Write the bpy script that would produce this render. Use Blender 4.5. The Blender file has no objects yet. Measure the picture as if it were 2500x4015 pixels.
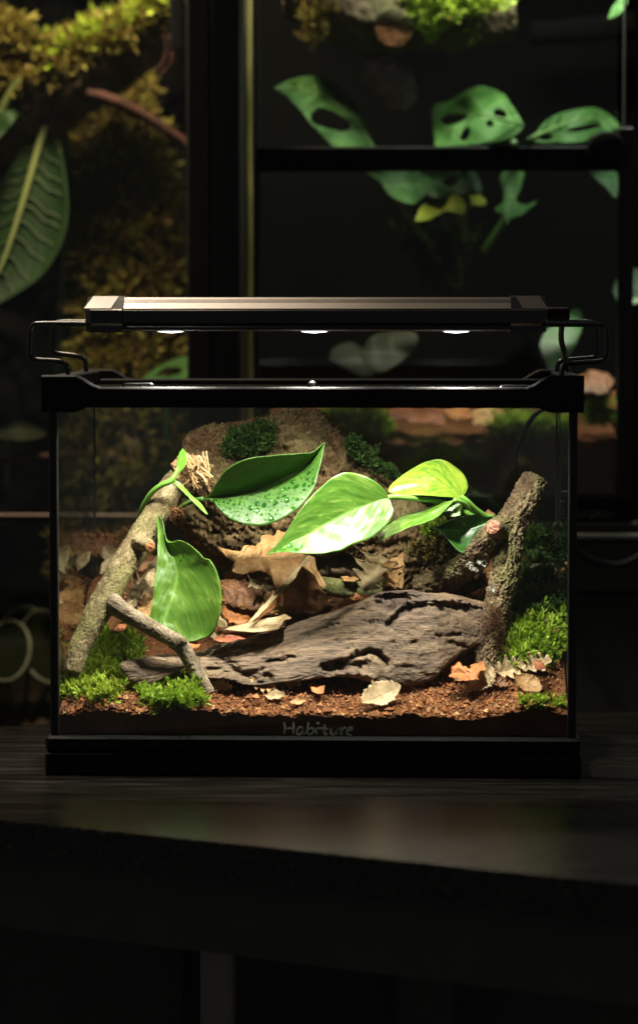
import bpy, math, random
import numpy as np
from mathutils import Matrix, Vector

rng = np.random.default_rng(7)
random.seed(7)
scn = bpy.context.scene
COL = scn.collection

# ------------------------------------------------------------------ camera
# Measured from the photograph: photo pixels 2500 x 4015, focal length in those pixels.
FPX, CX, CY = 11822.0, 1250.0, 2007.5
YAW, PITCH = math.radians(2.3), math.radians(3.714)
fwd = np.array([-math.sin(YAW) * math.cos(PITCH), math.cos(YAW) * math.cos(PITCH), -math.sin(PITCH)])
rgt = np.array([math.cos(YAW), math.sin(YAW), 0.0])
upv = np.cross(rgt, fwd)
CAMP = np.array([0.0, -0.004, 0.0]) - 1.80 * (fwd + rgt * (1222.7 - CX) / FPX - upv * (3047 - CY) / FPX)
cam = bpy.data.cameras.new("camera")
camo = bpy.data.objects.new("camera", cam)
COL.objects.link(camo)
scn.camera = camo
mw = Matrix.Identity(4)
for i in range(3):
    mw[i][0], mw[i][1], mw[i][2], mw[i][3] = rgt[i], upv[i], -fwd[i], CAMP[i]
camo.matrix_world = mw
cam.sensor_fit = 'HORIZONTAL'
cam.sensor_width = 24.0
cam.lens = FPX / 2500.0 * 24.0
cam.clip_start, cam.clip_end = 0.05, 30.0
cam.dof.use_dof = True
cam.dof.focus_distance = 1.865
cam.dof.aperture_fstop = 6.5

# ------------------------------------------------------------------ world and view
w = bpy.data.worlds.new("World")
scn.world = w
w.use_nodes = True
bg = w.node_tree.nodes["Background"]
bg.inputs[0].default_value = (1.0, 0.98, 0.93, 1)
bg.inputs[1].default_value = 0.046
vs = scn.view_settings
vs.view_transform = 'Standard'
vs.look = 'None'
vs.gamma = 1.0
vs.use_curve_mapping = False
vs.exposure = 0.0
scn.cycles.use_denoising = True
scn.cycles.max_bounces = 14
scn.cycles.transparent_max_bounces = 24
scn.cycles.transmission_bounces = 12
scn.cycles.sample_clamp_indirect = 4.0
scn.cycles.caustics_reflective = False
scn.cycles.caustics_refractive = False

# ------------------------------------------------------------------ lamps of the room and of the tanks behind
def area(name, loc, target, size, power, color, spread=170, sy=None):
    l = bpy.data.lights.new(name, 'AREA')
    l.shape = 'RECTANGLE' if sy else 'DISK'
    l.size = size
    if sy:
        l.size_y = sy
    l.energy = power
    l.color = color
    l.spread = math.radians(spread)
    o = bpy.data.objects.new(name, l)
    COL.objects.link(o)
    o.location = loc
    d = Vector(target) - Vector(loc)
    o.rotation_euler = d.to_track_quat('-Z', 'Y').to_euler()
    return o

LED_W = 0.70
area("ceiling_lamp", (-0.33, 0.03, 1.05), (-0.18, 0.03, 0.28), 0.06, 0.30, (1.0, 0.85, 0.70), 30)
area("moss_tank_lamp", (-0.20, 0.560, 0.86), (-0.26, 0.80, 0.10), 0.12, 6.2, (1.0, 0.80, 0.54), 150)
area("leaf_tank_lamp", (0.14, 0.535, 0.635), (0.14, 0.57, 0.20), 0.20, 0.95, (0.97, 1.0, 0.86), 120, 0.05)

area("lower_tank_lamp", (0.13, 0.540, 0.288), (0.13, 0.535, 0.15), 0.24, 0.13, (1.0, 0.93, 0.78), 120, 0.03)

# ------------------------------------------------------------------ pixel helpers (photo -> place)
def Dp(*pts):
    return [(x * 1.65344, y * 1.65344) for x, y in pts]
def fr(x0, y0, s):
    return lambda *pts: [(x0 + x / s, y0 + y / s) for x, y in pts]
G5, G6 = fr(150, 1600, 1.3148), fr(1150, 1600, 1.3148)
H3, H4, H5, H6 = fr(200, 1600, 2.16), fr(750, 1600, 2.16), fr(1350, 1600, 2.16), fr(1800, 1600, 2.16)
H7, H8, J1, J2 = fr(200, 2150, 2.16), fr(750, 2150, 2.16), fr(1350, 2150, 2.16), fr(1800, 2150, 2.16)
KL = fr(1050, 2750, 3.78)
U2 = fr(1000, 0, 1.008)
U1 = fr(0, 0, 1.2096)

def ray(s):
    s = np.asarray(s, float).reshape(-1, 2)
    return fwd[None] + rgt[None] * ((s[:, :1] - CX) / FPX) - upv[None] * ((s[:, 1:] - CY) / FPX)
def P(s, Y):
    d = ray(s)
    Y = np.broadcast_to(np.asarray(Y, float), (len(d),))
    t = (Y - CAMP[1]) / d[:, 1]
    return CAMP[None] + d * t[:, None]
def PZ(s, Z):
    d = ray(s)
    t = (Z - CAMP[2]) / d[:, 2]
    return CAMP[None] + d * t[:, None]
def proj(p):
    q = p - CAMP[None]
    z = q @ fwd
    return np.stack([CX + FPX * (q @ rgt) / z, CY - FPX * (q @ upv) / z], 1)
def mpp(Y):                       # metres per photo pixel at depth Y
    return (Y - CAMP[1]) / FPX

# ------------------------------------------------------------------ noise
_pm = rng.permutation(256)
_pm = np.concatenate([_pm, _pm, _pm])
_gr = rng.normal(size=(256, 3))
_gr /= np.linalg.norm(_gr, axis=1)[:, None]
def perlin(p):
    p = np.asarray(p, float)
    i = np.floor(p).astype(int)
    f = p - i
    i &= 255
    u = f * f * f * (f * (f * 6 - 15) + 10)
    r = 0
    for dx in (0, 1):
        wx = u[:, 0] if dx else 1 - u[:, 0]
        for dy in (0, 1):
            wy = u[:, 1] if dy else 1 - u[:, 1]
            for dz in (0, 1):
                wz = u[:, 2] if dz else 1 - u[:, 2]
                h = _pm[_pm[_pm[i[:, 0] + dx] + i[:, 1] + dy] + i[:, 2] + dz]
                g = _gr[h]
                r = r + wx * wy * wz * (g[:, 0] * (f[:, 0] - dx) + g[:, 1] * (f[:, 1] - dy) + g[:, 2] * (f[:, 2] - dz))
    return r * 1.6
def fbm(p, o=4, gain=0.5):
    p = np.asarray(p, float)
    a, r = 1.0, 0
    for k in range(o):
        r = r + a * perlin(p + 17.3 * k)
        p = p * 2.03
        a *= gain
    return r
def ridged(p, o=4, gain=0.55):
    p = np.asarray(p, float)
    a, r = 1.0, 0
    for k in range(o):
        r = r + a * (1 - 2 * np.abs(perlin(p + 9.1 * k)))
        p = p * 2.07
        a *= gain
    return r

# ------------------------------------------------------------------ materials
MATS = {}
class Sh:
    def __init__(s, name):
        s.m = bpy.data.materials.new(name)
        s.m.use_nodes = True
        s.t = s.m.node_tree
        s.t.nodes.clear()
        s.out = s.t.nodes.new('ShaderNodeOutputMaterial')
    def n(s, typ, props=None, **ins):
        nd = s.t.nodes.new('ShaderNode' + typ)
        for k, v in (props or {}).items():
            setattr(nd, k, v)
        for k, v in ins.items():
            key = int(k[1:]) if k[0] == 'i' and k[1:].isdigit() else k.replace('_', ' ')
            sk = nd.inputs[key]
            if isinstance(v, bpy.types.NodeSocket):
                s.t.links.new(v, sk)
            else:
                if hasattr(sk, 'default_value') and sk.type == 'RGBA' and len(v) == 3:
                    v = (*v, 1)
                sk.default_value = v
        return nd
    def math(s, op, a, b=0.5, c=0.5):
        nd = s.n('Math', {'operation': op})
        for i, v in enumerate((a, b, c)):
            if isinstance(v, bpy.types.NodeSocket):
                s.t.links.new(v, nd.inputs[i])
            else:
                nd.inputs[i].default_value = v
        return nd.outputs[0]
    def mix(s, f, a, b):
        nd = s.n('Mix', {'data_type': 'RGBA'})
        for sk, v in ((nd.inputs[0], f), (nd.inputs[6], a), (nd.inputs[7], b)):
            if isinstance(v, bpy.types.NodeSocket):
                s.t.links.new(v, sk)
            else:
                sk.default_value = (*v, 1) if isinstance(v, tuple) and len(v) == 3 else v
        return nd.outputs[2]
    def ramp(s, f, *stops):
        nd = s.n('ValToRGB')
        e = nd.color_ramp.elements
        while len(e) < len(stops):
            e.new(0.5)
        for el, (p, c) in zip(e, stops):
            el.position = p
            el.color = (*c, 1) if isinstance(c, tuple) else (c, c, c, 1)
        s.t.links.new(f, nd.inputs[0])
        return nd.outputs[0]
    def coord(s, scale=(1, 1, 1), kind='Object', rot=(0, 0, 0)):
        c = s.n('TexCoord').outputs[kind]
        return s.n('Mapping', None, Vector=c, Scale=scale, Rotation=rot).outputs[0]
    def noise(s, vec, scale, detail=4, rough=0.55, dist=0.0):
        return s.n('TexNoise', None, Vector=vec, Scale=scale, Detail=detail, Roughness=rough, Distortion=dist).outputs[0]
    def bump(s, h, strength, dist):
        return s.n('Bump', None, Strength=strength, Distance=dist, Height=h).outputs[0]
    def done(s, sh):
        s.t.links.new(sh, s.out.inputs[0])
        MATS[s.m.name] = s.m
        return s.m

def plain(name, col, rough=0.5, metal=0.0, spec=0.5, grain=0.0):
    s = Sh(name)
    c = s.noise(s.coord(), 60, 3)
    colr = s.mix(c, tuple(x * 0.8 for x in col), tuple(min(1, x * 1.2) for x in col))
    r = s.math('MULTIPLY_ADD', s.noise(s.coord(), 35, 4), 0.25, rough - 0.12)
    kw = {}
    if grain:
        kw['Normal'] = s.bump(s.noise(s.coord(), 2500, 2), grain, 0.0003)
    b = s.n('BsdfPrincipled', None, Base_Color=colr, Roughness=r, Metallic=metal, Specular_IOR_Level=spec, **kw)
    return s.done(b.outputs[0])

plain('black_plastic', (0.011, 0.011, 0.0105), 0.58, 0, 0.14, 0.25)
plain('black_gloss', (0.010, 0.010, 0.010), 0.22)
plain('black_metal', (0.02, 0.02, 0.021), 0.30, 0.0, 0.6)
plain('silicone', (0.010, 0.010, 0.010), 0.55)
plain('void_black', (0.0025, 0.0025, 0.002), 0.9, 0, 0.02)
plain('murk_leaf', (0.008, 0.010, 0.005), 0.9, 0, 0.03)
plain('soft_vein', (0.035, 0.065, 0.015), 0.6)
plain('dark_cabinet', (0.060, 0.058, 0.054), 0.7, 0, 0.2)
plain('grey_cabinet', (0.050, 0.051, 0.046), 0.6)
plain('grey_post', (0.20, 0.185, 0.165), 0.6)
plain('steel_wire', (0.02, 0.02, 0.02), 0.40, 0.0)
plain('cable_black', (0.012, 0.012, 0.012), 0.45)
plain('ledge_metal', (0.30, 0.31, 0.27), 0.5, 0.2)
plain('cap_satin', (0.26, 0.235, 0.21), 0.5, 0.8)
plain('rail_pink', (0.28, 0.17, 0.13), 0.5)

def mk_alu():
    s = Sh('satin_aluminium')
    v = s.coord((2, 400, 400))
    n = s.noise(v, 6, 3)
    b = s.n('BsdfPrincipled', None, Base_Color=s.mix(n, (0.42, 0.38, 0.345), (0.52, 0.48, 0.44)), Metallic=0.85,
            Roughness=s.math('MULTIPLY_ADD', n, 0.15, 0.40), Normal=s.bump(s.noise(s.coord(), 1800, 2), 0.25, 0.0003))
    s.done(b.outputs[0])
mk_alu()

def mk_glass():
    s = Sh('clear_glass')
    f = s.n('LayerWeight', None, Blend=0.5).outputs['Facing']
    f5 = s.math('POWER', f, 5.0)
    fac = s.math('MULTIPLY_ADD', f5, 0.80, 0.035)
    t = s.n('BsdfTransparent', None, Color=(0.965, 0.985, 0.97))
    g = s.n('BsdfGlossy', None, Color=(0.9, 0.95, 0.9), Roughness=0.02)
    mx = s.n('MixShader', None, Fac=fac, i1=t.outputs[0], i2=g.outputs[0])
    s.done(mx.outputs[0])
mk_glass()

def mk_water():
    s = Sh('water_drop')
    f = s.n('LayerWeight', None, Blend=0.5).outputs['Facing']
    fac = s.math('MULTIPLY_ADD', s.math('POWER', f, 4.0), 0.7, 0.05)
    t = s.n('BsdfTransparent', None, Color=(0.66, 0.88, 0.58))
    g = s.n('BsdfGlossy', None, Color=(1, 1, 1), Roughness=0.06)
    s.done(s.n('MixShader', None, Fac=fac, i1=t.outputs[0], i2=g.outputs[0]).outputs[0])
mk_water()

def emit(name, col, st):
    s = Sh(name)
    s.done(s.n('Emission', None, Color=col, Strength=st).outputs[0])
emit('led_lens', (0.93, 0.92, 1.0), 9.0)

def mk_soil():
    s = Sh('soil')
    v = s.coord()
    a = s.noise(v, 45, 5, 0.6)
    b = s.noise(v, 900, 4, 0.65)
    c1 = s.ramp(a, (0.30, (0.085, 0.030, 0.011)), (0.55, (0.23, 0.088, 0.028)), (0.75, (0.36, 0.165, 0.060)))
    c = s.mix(s.math('MULTIPLY', b, 0.9), c1, (0.065, 0.024, 0.010))
    bs = s.n('BsdfPrincipled', None, Base_Color=c, Roughness=0.85, Specular_IOR_Level=0.2, Normal=s.bump(b, 0.8, 0.0012))
    s.done(bs.outputs[0])
mk_soil()

def mk_attr(name, stops, rough=0.8, trans=0.0, spec=0.2):
    s = Sh(name)
    a = s.n('Attribute', {'attribute_name': 'rnd'}).outputs['Fac']
    c = s.ramp(a, *stops)
    b = s.n('BsdfPrincipled', None, Base_Color=c, Roughness=rough, Specular_IOR_Level=spec).outputs[0]
    if trans:
        t = s.n('BsdfTranslucent', None, Color=c).outputs[0]
        b = s.n('MixShader', None, Fac=trans, i1=b, i2=t).outputs[0]
    s.done(b)
mk_attr('soil_crumb', [(0.0, (0.05, 0.018, 0.007)), (0.5, (0.26, 0.096, 0.030)), (0.85, (0.36, 0.155, 0.055)), (1.0, (0.44, 0.27, 0.12))])
mk_attr('root_fibre', [(0.0, (0.06, 0.018, 0.008)), (0.5, (0.20, 0.062, 0.022)), (1.0, (0.42, 0.24, 0.10))], 0.6)
mk_attr('dark_fibre', [(0.0, (0.03, 0.012, 0.007)), (0.6, (0.10, 0.035, 0.016)), (1.0, (0.22, 0.10, 0.04))], 0.6)
mk_attr('splinter', [(0.0, (0.28, 0.15, 0.06)), (0.5, (0.50, 0.32, 0.14)), (1.0, (0.66, 0.50, 0.27))], 0.7, 0.1)
mk_attr('moss_bright', [(0.0, (0.070, 0.115, 0.012)), (0.4, (0.24, 0.38, 0.032)), (0.75, (0.40, 0.56, 0.058)), (0.97, (0.52, 0.62, 0.11)), (1.0, (0.30, 0.18, 0.06))], 0.55, 0.35, 0.3)
mk_attr('moss_lime', [(0.0, (0.10, 0.15, 0.014)), (0.4, (0.31, 0.43, 0.036)), (0.75, (0.48, 0.60, 0.075)), (0.96, (0.64, 0.68, 0.15)), (1.0, (0.36, 0.22, 0.07))], 0.55, 0.35, 0.3)
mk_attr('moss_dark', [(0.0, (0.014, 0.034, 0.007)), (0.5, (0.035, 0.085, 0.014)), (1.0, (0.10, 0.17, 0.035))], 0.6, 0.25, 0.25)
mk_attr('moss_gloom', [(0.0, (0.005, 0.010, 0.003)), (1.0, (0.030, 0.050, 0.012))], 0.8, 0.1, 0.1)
mk_attr('moss_olive', [(0.0, (0.07, 0.040, 0.012)), (0.4, (0.17, 0.125, 0.028)), (0.75, (0.25, 0.235, 0.045)), (1.0, (0.36, 0.22, 0.08))], 0.7, 0.2, 0.2)

def mk_bark(name, cols, grain=(1, 1, 1), sc=1.0, lichen=None, bump=0.9):
    s = Sh(name)
    v = s.coord(grain)
    a = s.noise(v, 70 * sc, 6, 0.62)
    b = s.noise(v, 420 * sc, 5, 0.6)
    big = s.noise(s.coord(), 28, 3)
    m = s.math('ADD', s.math('MULTIPLY', a, 0.65), s.math('MULTIPLY', b, 0.35))
    c = s.ramp(m, (0.33, cols[0]), (0.50, cols[1]), (0.66, cols[2]))
    if lichen:
        c = s.mix(s.ramp(big, (0.48, 0.0), (0.62, 0.75)), c, lichen)
    vn = s.noise(v, 190 * sc, 3, 0.6, 1.5)
    crk = s.ramp(s.math('ABSOLUTE', s.math('SUBTRACT', vn, 0.5)), (0.0, 0.0), (0.05, 1.0))
    h = s.math('ADD', s.math('MULTIPLY', m, 1.3), s.math('MULTIPLY', crk, 0.22))
    bs = s.n('BsdfPrincipled', None, Base_Color=c, Roughness=0.78, Specular_IOR_Level=0.25, Normal=s.bump(h, bump, 0.0016))
    s.done(bs.outputs[0])
mk_bark('bark_olive', [(0.055, 0.040, 0.020), (0.21, 0.155, 0.075), (0.42, 0.34, 0.19)], (1, 1, 1), 1.5, (0.24, 0.22, 0.075), 1.0)
mk_bark('bark_grey', [(0.060, 0.043, 0.026), (0.21, 0.158, 0.100), (0.41, 0.33, 0.225)], (1, 1, 1), 1.3, None, 0.8)
mk_bark('bark_rough', [(0.026, 0.015, 0.008), (0.130, 0.084, 0.044), (0.33, 0.25, 0.14)], (1, 1, 0.6), 1.0, (0.15, 0.14, 0.050), 1.0)
mk_bark('bark_dark', [(0.030, 0.018, 0.010), (0.10, 0.066, 0.036), (0.22, 0.16, 0.09)], (1, 1, 1), 1.0, (0.09, 0.09, 0.03), 1.0)
mk_bark('bark_black', [(0.010, 0.006, 0.004), (0.036, 0.022, 0.013), (0.085, 0.056, 0.032)], (1, 1, 1), 1.0, None, 1.0)
mk_bark('bark_moss', [(0.05, 0.045, 0.016), (0.14, 0.14, 0.045), (0.30, 0.27, 0.12)], (1, 1, 1), 1.2, (0.16, 0.18, 0.045), 1.0)
mk_bark('bark_red', [(0.016, 0.005, 0.003), (0.042, 0.012, 0.007), (0.09, 0.030, 0.016)], (1, 1, 1), 1.0, None, 0.6)
mk_bark('root_purple', [(0.07, 0.04, 0.05), (0.22, 0.14, 0.16), (0.42, 0.32, 0.38)], (1, 1, 1), 1.0, None, 0.8)
mk_bark('cork_log', [(0.034, 0.018, 0.008), (0.155, 0.094, 0.038), (0.36, 0.25, 0.120)], (0.55, 1, 1.3), 1.2, (0.20, 0.165, 0.070), 1.0)

def mk_drift():
    s = Sh('driftwood')
    rot = (0, math.radians(14), 0)
    v = s.coord((0.16, 1, 1), rot=rot)
    fine = s.noise(v, 1100, 6, 0.65, 0.4)
    mid = s.noise(v, 160, 5, 0.55, 0.6)
    patch = s.noise(s.coord(), 26, 3)
    m = s.math('ADD', s.math('MULTIPLY', fine, 0.45), s.math('MULTIPLY', mid, 0.55))
    c = s.ramp(m, (0.36, (0.034, 0.021, 0.012)), (0.50, (0.120, 0.077, 0.044)), (0.64, (0.255, 0.172, 0.100)))
    c = s.mix(s.ramp(patch, (0.50, 0.0), (0.66, 0.7)), c, s.ramp(m, (0.35, (0.10, 0.055, 0.024)), (0.65, (0.28, 0.185, 0.090))))
    c = s.mix(s.ramp(s.noise(s.coord(), 17, 2), (0.52, 0.0), (0.70, 0.6)), c, s.ramp(m, (0.35, (0.050, 0.034, 0.035)), (0.65, (0.175, 0.118, 0.112))))
    bs = s.n('BsdfPrincipled', None, Base_Color=c, Roughness=0.62, Specular_IOR_Level=0.35, Normal=s.bump(m, 1.0, 0.0022))
    s.done(bs.outputs[0])
mk_drift()

def mk_cut(name, c0, c1):
    s = Sh(name)
    n = s.noise(s.coord(), 500, 4)
    bs = s.n('BsdfPrincipled', None, Base_Color=s.mix(n, c0, c1), Roughness=0.8, Normal=s.bump(n, 0.8, 0.001))
    s.done(bs.outputs[0])
mk_cut('cut_wood', (0.20, 0.09, 0.035), (0.50, 0.32, 0.16))
mk_cut('cut_orange', (0.28, 0.10, 0.03), (0.50, 0.22, 0.08))
mk_cut('cut_red', (0.22, 0.075, 0.045), (0.45, 0.22, 0.13))
mk_cut('lichen_white', (0.35, 0.38, 0.30), (0.62, 0.64, 0.55))

def mk_leaf(name, dark, light, pale, var, rough=0.28, trans=0.28, veins=9.0, spec=0.6):
    """living leaf: blotches and side veins that follow the blade (UV: along, across)"""
    s = Sh(name)
    uv = s.n('TexCoord').outputs['UV']
    sp = s.n('SeparateXYZ', None, Vector=uv)
    u, v = sp.outputs[0], sp.outputs[1]
    av = s.math('ABSOLUTE', s.math('SUBTRACT', v, 0.5))
    sl = s.math('MULTIPLY_ADD', av, -0.9, u)
    vec = s.n('CombineXYZ', None, X=s.math('MULTIPLY', sl, 7.0), Y=s.math('MULTIPLY', v, 3.0), Z=0.0).outputs[0]
    n1 = s.noise(vec, 1.6, 5, 0.6, 0.4)
    n2 = s.noise(vec, 6.0, 3, 0.6)
    c = s.mix(s.ramp(n1, (0.35, 0.0), (0.65, 1.0)), dark, light)
    if var > 0:
        f = s.ramp(s.math('ADD', s.math('MULTIPLY', n1, 0.6), s.math('MULTIPLY', n2, 0.4)), (0.62 - var * 0.22, 0.0), (0.72 - var * 0.18, 0.9))
        c = s.mix(f, c, pale)
    vn = s.math('SINE', s.math('MULTIPLY', s.math('MULTIPLY_ADD', av, -1.0, u), veins * 6.283))
    ridge = s.ramp(vn, (0.90, 0.0), (1.0, 1.0))
    midr = s.ramp(av, (0.0, 1.0), (0.035, 0.0))
    c = s.mix(s.math('MULTIPLY', midr, 0.45), c, tuple(min(1, x * 1.8 + 0.05) for x in light))
    c = s.mix(s.math('MULTIPLY', ridge, 0.30), c, tuple(min(1, x * 1.5 + .01) for x in light))
    blem = s.ramp(s.noise(s.coord(), 330, 3, 0.6), (0.70, 0.0), (0.76, 0.75))
    c = s.mix(blem, c, (0.16, 0.11, 0.03))
    edge = s.ramp(av, (0.480, 0.0), (0.499, 0.35))
    c = s.mix(edge, c, tuple(min(1, x * 1.5 + 0.02) for x in light))
    h = s.math('ADD', s.math('MULTIPLY', vn, 0.10), s.math('ADD', n1, s.math('MULTIPLY', midr, -0.5)))
    nb = s.bump(h, 0.15, 0.0016)
    b = s.n('BsdfPrincipled', None, Base_Color=c, Roughness=s.math('MULTIPLY_ADD', n2, 0.18, rough - 0.08), Specular_IOR_Level=spec, Normal=nb).outputs[0]
    t = s.n('BsdfTranslucent', None, Color=s.mix(0.5, c, (0.25, 0.45, 0.03))).outputs[0]
    s.done(s.n('MixShader', None, Fac=trans, i1=b, i2=t).outputs[0])
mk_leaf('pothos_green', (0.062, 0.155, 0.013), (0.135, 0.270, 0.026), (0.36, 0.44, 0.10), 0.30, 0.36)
mk_leaf('pothos_pale', (0.050, 0.140, 0.013), (0.110, 0.235, 0.026), (0.27, 0.37, 0.085), 0.40, 0.30)
mk_leaf('pothos_deep', (0.030, 0.088, 0.010), (0.058, 0.140, 0.015), (0.20, 0.34, 0.06), 0.0, 0.38)
mk_leaf('pothos_yellow', (0.090, 0.250, 0.016), (0.19, 0.35, 0.024), (0.36, 0.45, 0.050), 0.85)
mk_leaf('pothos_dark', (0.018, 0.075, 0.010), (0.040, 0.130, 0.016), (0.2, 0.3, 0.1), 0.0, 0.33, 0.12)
mk_leaf('sprout_green', (0.13, 0.36, 0.03), (0.22, 0.50, 0.06), (0.4, 0.6, 0.1), 0.0)
mk_leaf('monstera', (0.014, 0.056, 0.010), (0.045, 0.125, 0.024), (0.3, 0.5, 0.2), 0.0, 0.6, 0.25, 7.0, 0.22)
mk_leaf('monstera_bright', (0.030, 0.105, 0.016), (0.075, 0.195, 0.036), (0.3, 0.5, 0.2), 0.0, 0.6, 0.25, 7.0, 0.22)
mk_leaf('leaf_yellow', (0.12, 0.17, 0.012), (0.22, 0.25, 0.02), (0.4, 0.4, 0.06), 0.2, 0.6, 0.25, 6.0, 0.2)
mk_leaf('leaf_strap', (0.07, 0.10, 0.03), (0.17, 0.20, 0.07), (0.6, 0.6, 0.3), 0.6, 0.5)
mk_leaf('leaf_jade', (0.018, 0.055, 0.020), (0.040, 0.092, 0.036), (0.3, 0.4, 0.2), 0.0, 0.5, 0.2, 5.0, 0.2)
mk_leaf('leaf_olive', (0.008, 0.011, 0.005), (0.017, 0.021, 0.009), (0.3, 0.3, 0.1), 0.0, 0.7, 0.2, 5.0, 0.1)
mk_leaf('leaf_murk', (0.005, 0.007, 0.003), (0.010, 0.013, 0.006), (0.3, 0.3, 0.1), 0.0, 0.7)
mk_leaf('calathea', (0.006, 0.024, 0.004), (0.016, 0.044, 0.007), (0.30, 0.36, 0.10), 0.0, 0.55, 0.2, 5.0, 0.2)
plain('stem_green', (0.16, 0.36, 0.05), 0.4)
plain('stem_dark', (0.05, 0.12, 0.02), 0.4)
plain('leaf_rib', (0.10, 0.20, 0.045), 0.6)
plain('pale_rib', (0.15, 0.18, 0.045), 0.6)
plain('pale_margin', (0.12, 0.125, 0.07), 0.6)

def mk_dry(name, c0, c1, c2, trans=0.25):
    s = Sh(name)
    uv = s.n('TexCoord').outputs['UV']
    sp = s.n('SeparateXYZ', None, Vector=uv)
    u, v = sp.outputs[0], sp.outputs[1]
    av = s.math('ABSOLUTE', s.math('SUBTRACT', v, 0.5))
    n1 = s.noise(s.coord(), 110, 5, 0.6)
    n2 = s.noise(s.coord(), 900, 3, 0.6)
    c = s.ramp(s.math('ADD', s.math('MULTIPLY', n1, 0.75), s.math('MULTIPLY', n2, 0.25)), (0.34, c0), (0.5, c1), (0.66, c2))
    vn = s.math('SINE', s.math('MULTIPLY', s.math('MULTIPLY_ADD', av, -1.1, u), 7 * 6.283))
    ridge = s.ramp(vn, (0.94, 0.0), (1.0, 1.0))
    midr = s.ramp(av, (0.0, 1.0), (0.03, 0.0))
    lines = s.math('MAXIMUM', s.math('MULTIPLY', ridge, 0.35), s.math('MULTIPLY', midr, 0.6))
    c = s.mix(lines, c, tuple(x * 0.75 for x in c0))
    spk = s.ramp(s.noise(s.coord(), 420, 2), (0.68, 0.0), (0.74, 0.6))
    c = s.mix(spk, c, tuple(x * 0.35 for x in c0))
    h = s.math('ADD', n1, s.math('MULTIPLY', lines, -0.5))
    b = s.n('BsdfPrincipled', None, Base_Color=c, Roughness=0.55, Specular_IOR_Level=0.35, Normal=s.bump(h, 0.5, 0.001)).outputs[0]
    t = s.n('BsdfTranslucent', None, Color=c).outputs[0]
    s.done(s.n('MixShader', None, Fac=trans, i1=b, i2=t).outputs[0])
mk_dry('dry_tan', (0.28, 0.130, 0.040), (0.46, 0.255, 0.092), (0.60, 0.40, 0.17))
mk_dry('dry_pale', (0.34, 0.22, 0.10), (0.54, 0.40, 0.21), (0.66, 0.53, 0.32))
mk_dry('dry_orange', (0.28, 0.082, 0.022), (0.48, 0.175, 0.050), (0.60, 0.28, 0.10))
mk_dry('dry_brown', (0.100, 0.036, 0.014), (0.19, 0.080, 0.030), (0.30, 0.15, 0.06), 0.12)
mk_dry('dry_red', (0.15, 0.030, 0.012), (0.28, 0.075, 0.025), (0.40, 0.14, 0.05), 0.2)
mk_dry('dry_olive', (0.24, 0.165, 0.07), (0.36, 0.27, 0.13), (0.48, 0.38, 0.21))

def mk_text():
    s = Sh('lettering_grey')
    c = (0.72, 0.76, 0.68)
    b = s.n('BsdfPrincipled', None, Base_Color=c, Roughness=0.6).outputs[0]
    t = s.n('BsdfTranslucent', None, Color=c).outputs[0]
    s.done(s.n('MixShader', None, Fac=0.35, i1=b, i2=t).outputs[0])
mk_text()
plain('lettering_dim', (0.16, 0.165, 0.14), 0.6)

def mk_desk():
    s = Sh('desk_wood')
    v = s.coord((1.2, 60, 60), rot=(0, 0, math.radians(-3)))
    g = s.noise(v, 9, 5, 0.65, 0.2)
    big = s.noise(s.coord((2, 9, 9)), 4, 3)
    c = s.ramp(g, (0.38, (0.002, 0.0018, 0.0015)), (0.55, (0.009, 0.008, 0.0065)), (0.70, (0.085, 0.076, 0.058)))
    r = s.math('MULTIPLY_ADD', big, 0.10, s.math('MULTIPLY_ADD', g, 0.12, 0.09))
    b = s.n('BsdfPrincipled', None, Base_Color=c, Roughness=r, Specular_IOR_Level=0.38, Normal=s.bump(g, 0.25, 0.0012))
    s.done(b.outputs[0])
mk_desk()

# ------------------------------------------------------------------ object helpers
def mesh(name, V, faces, m=None, smooth=True, uv=None, rnd=None):
    V = np.ascontiguousarray(V, dtype=np.float32)
    if not isinstance(faces, (list, tuple)):
        faces = [faces]
    faces = [np.asarray(f, dtype=np.int32) for f in faces if len(f)]
    me = bpy.data.meshes.new(name)
    me.vertices.add(len(V))
    me.vertices.foreach_set('co', V.ravel())
    nl = sum(f.size for f in faces)
    npoly = sum(len(f) for f in faces)
    me.loops.add(nl)
    me.polygons.add(npoly)
    li = np.concatenate([f.ravel() for f in faces])
    tot = np.concatenate([np.full(len(f), f.shape[1], np.int32) for f in faces])
    st = np.concatenate([[0], np.cumsum(tot)[:-1]]).astype(np.int32)
    me.loops.foreach_set('vertex_index', li)
    me.polygons.foreach_set('loop_start', st)
    me.polygons.foreach_set('loop_total', tot)
    me.polygons.foreach_set('use_smooth', np.full(npoly, smooth, bool))
    if uv is not None:
        ul = me.uv_layers.new(name='UVMap')
        ul.data.foreach_set('uv', np.asarray(uv, np.float32)[li].ravel())
    if rnd is not None:
        at = me.attributes.new('rnd', 'FLOAT', 'POINT')
        at.data.foreach_set('value', np.asarray(rnd, np.float32))
    me.update(calc_edges=True)
    me.validate()
    if m:
        me.materials.append(MATS[m])
    return me
def obj(name, me, parent=None):
    o = bpy.data.objects.new(name, me)
    COL.objects.link(o)
    if parent is not None:
        o.parent = parent
        if parent.parent is None:
            o.matrix_parent_inverse = Matrix.Translation(-Vector(parent.location))
    return o
def tag(o, label, cat, group=None, kind=None):
    o['label'] = label
    o['category'] = cat
    if group:
        o['group'] = group
    if kind:
        o['kind'] = kind
    return o
def thing(name, loc, label, cat, group=None):
    o = bpy.data.objects.new(name, None)
    o.empty_display_size = 0.01
    COL.objects.link(o)
    o.location = [float(x) for x in loc]
    return tag(o, label, cat, group)

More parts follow.
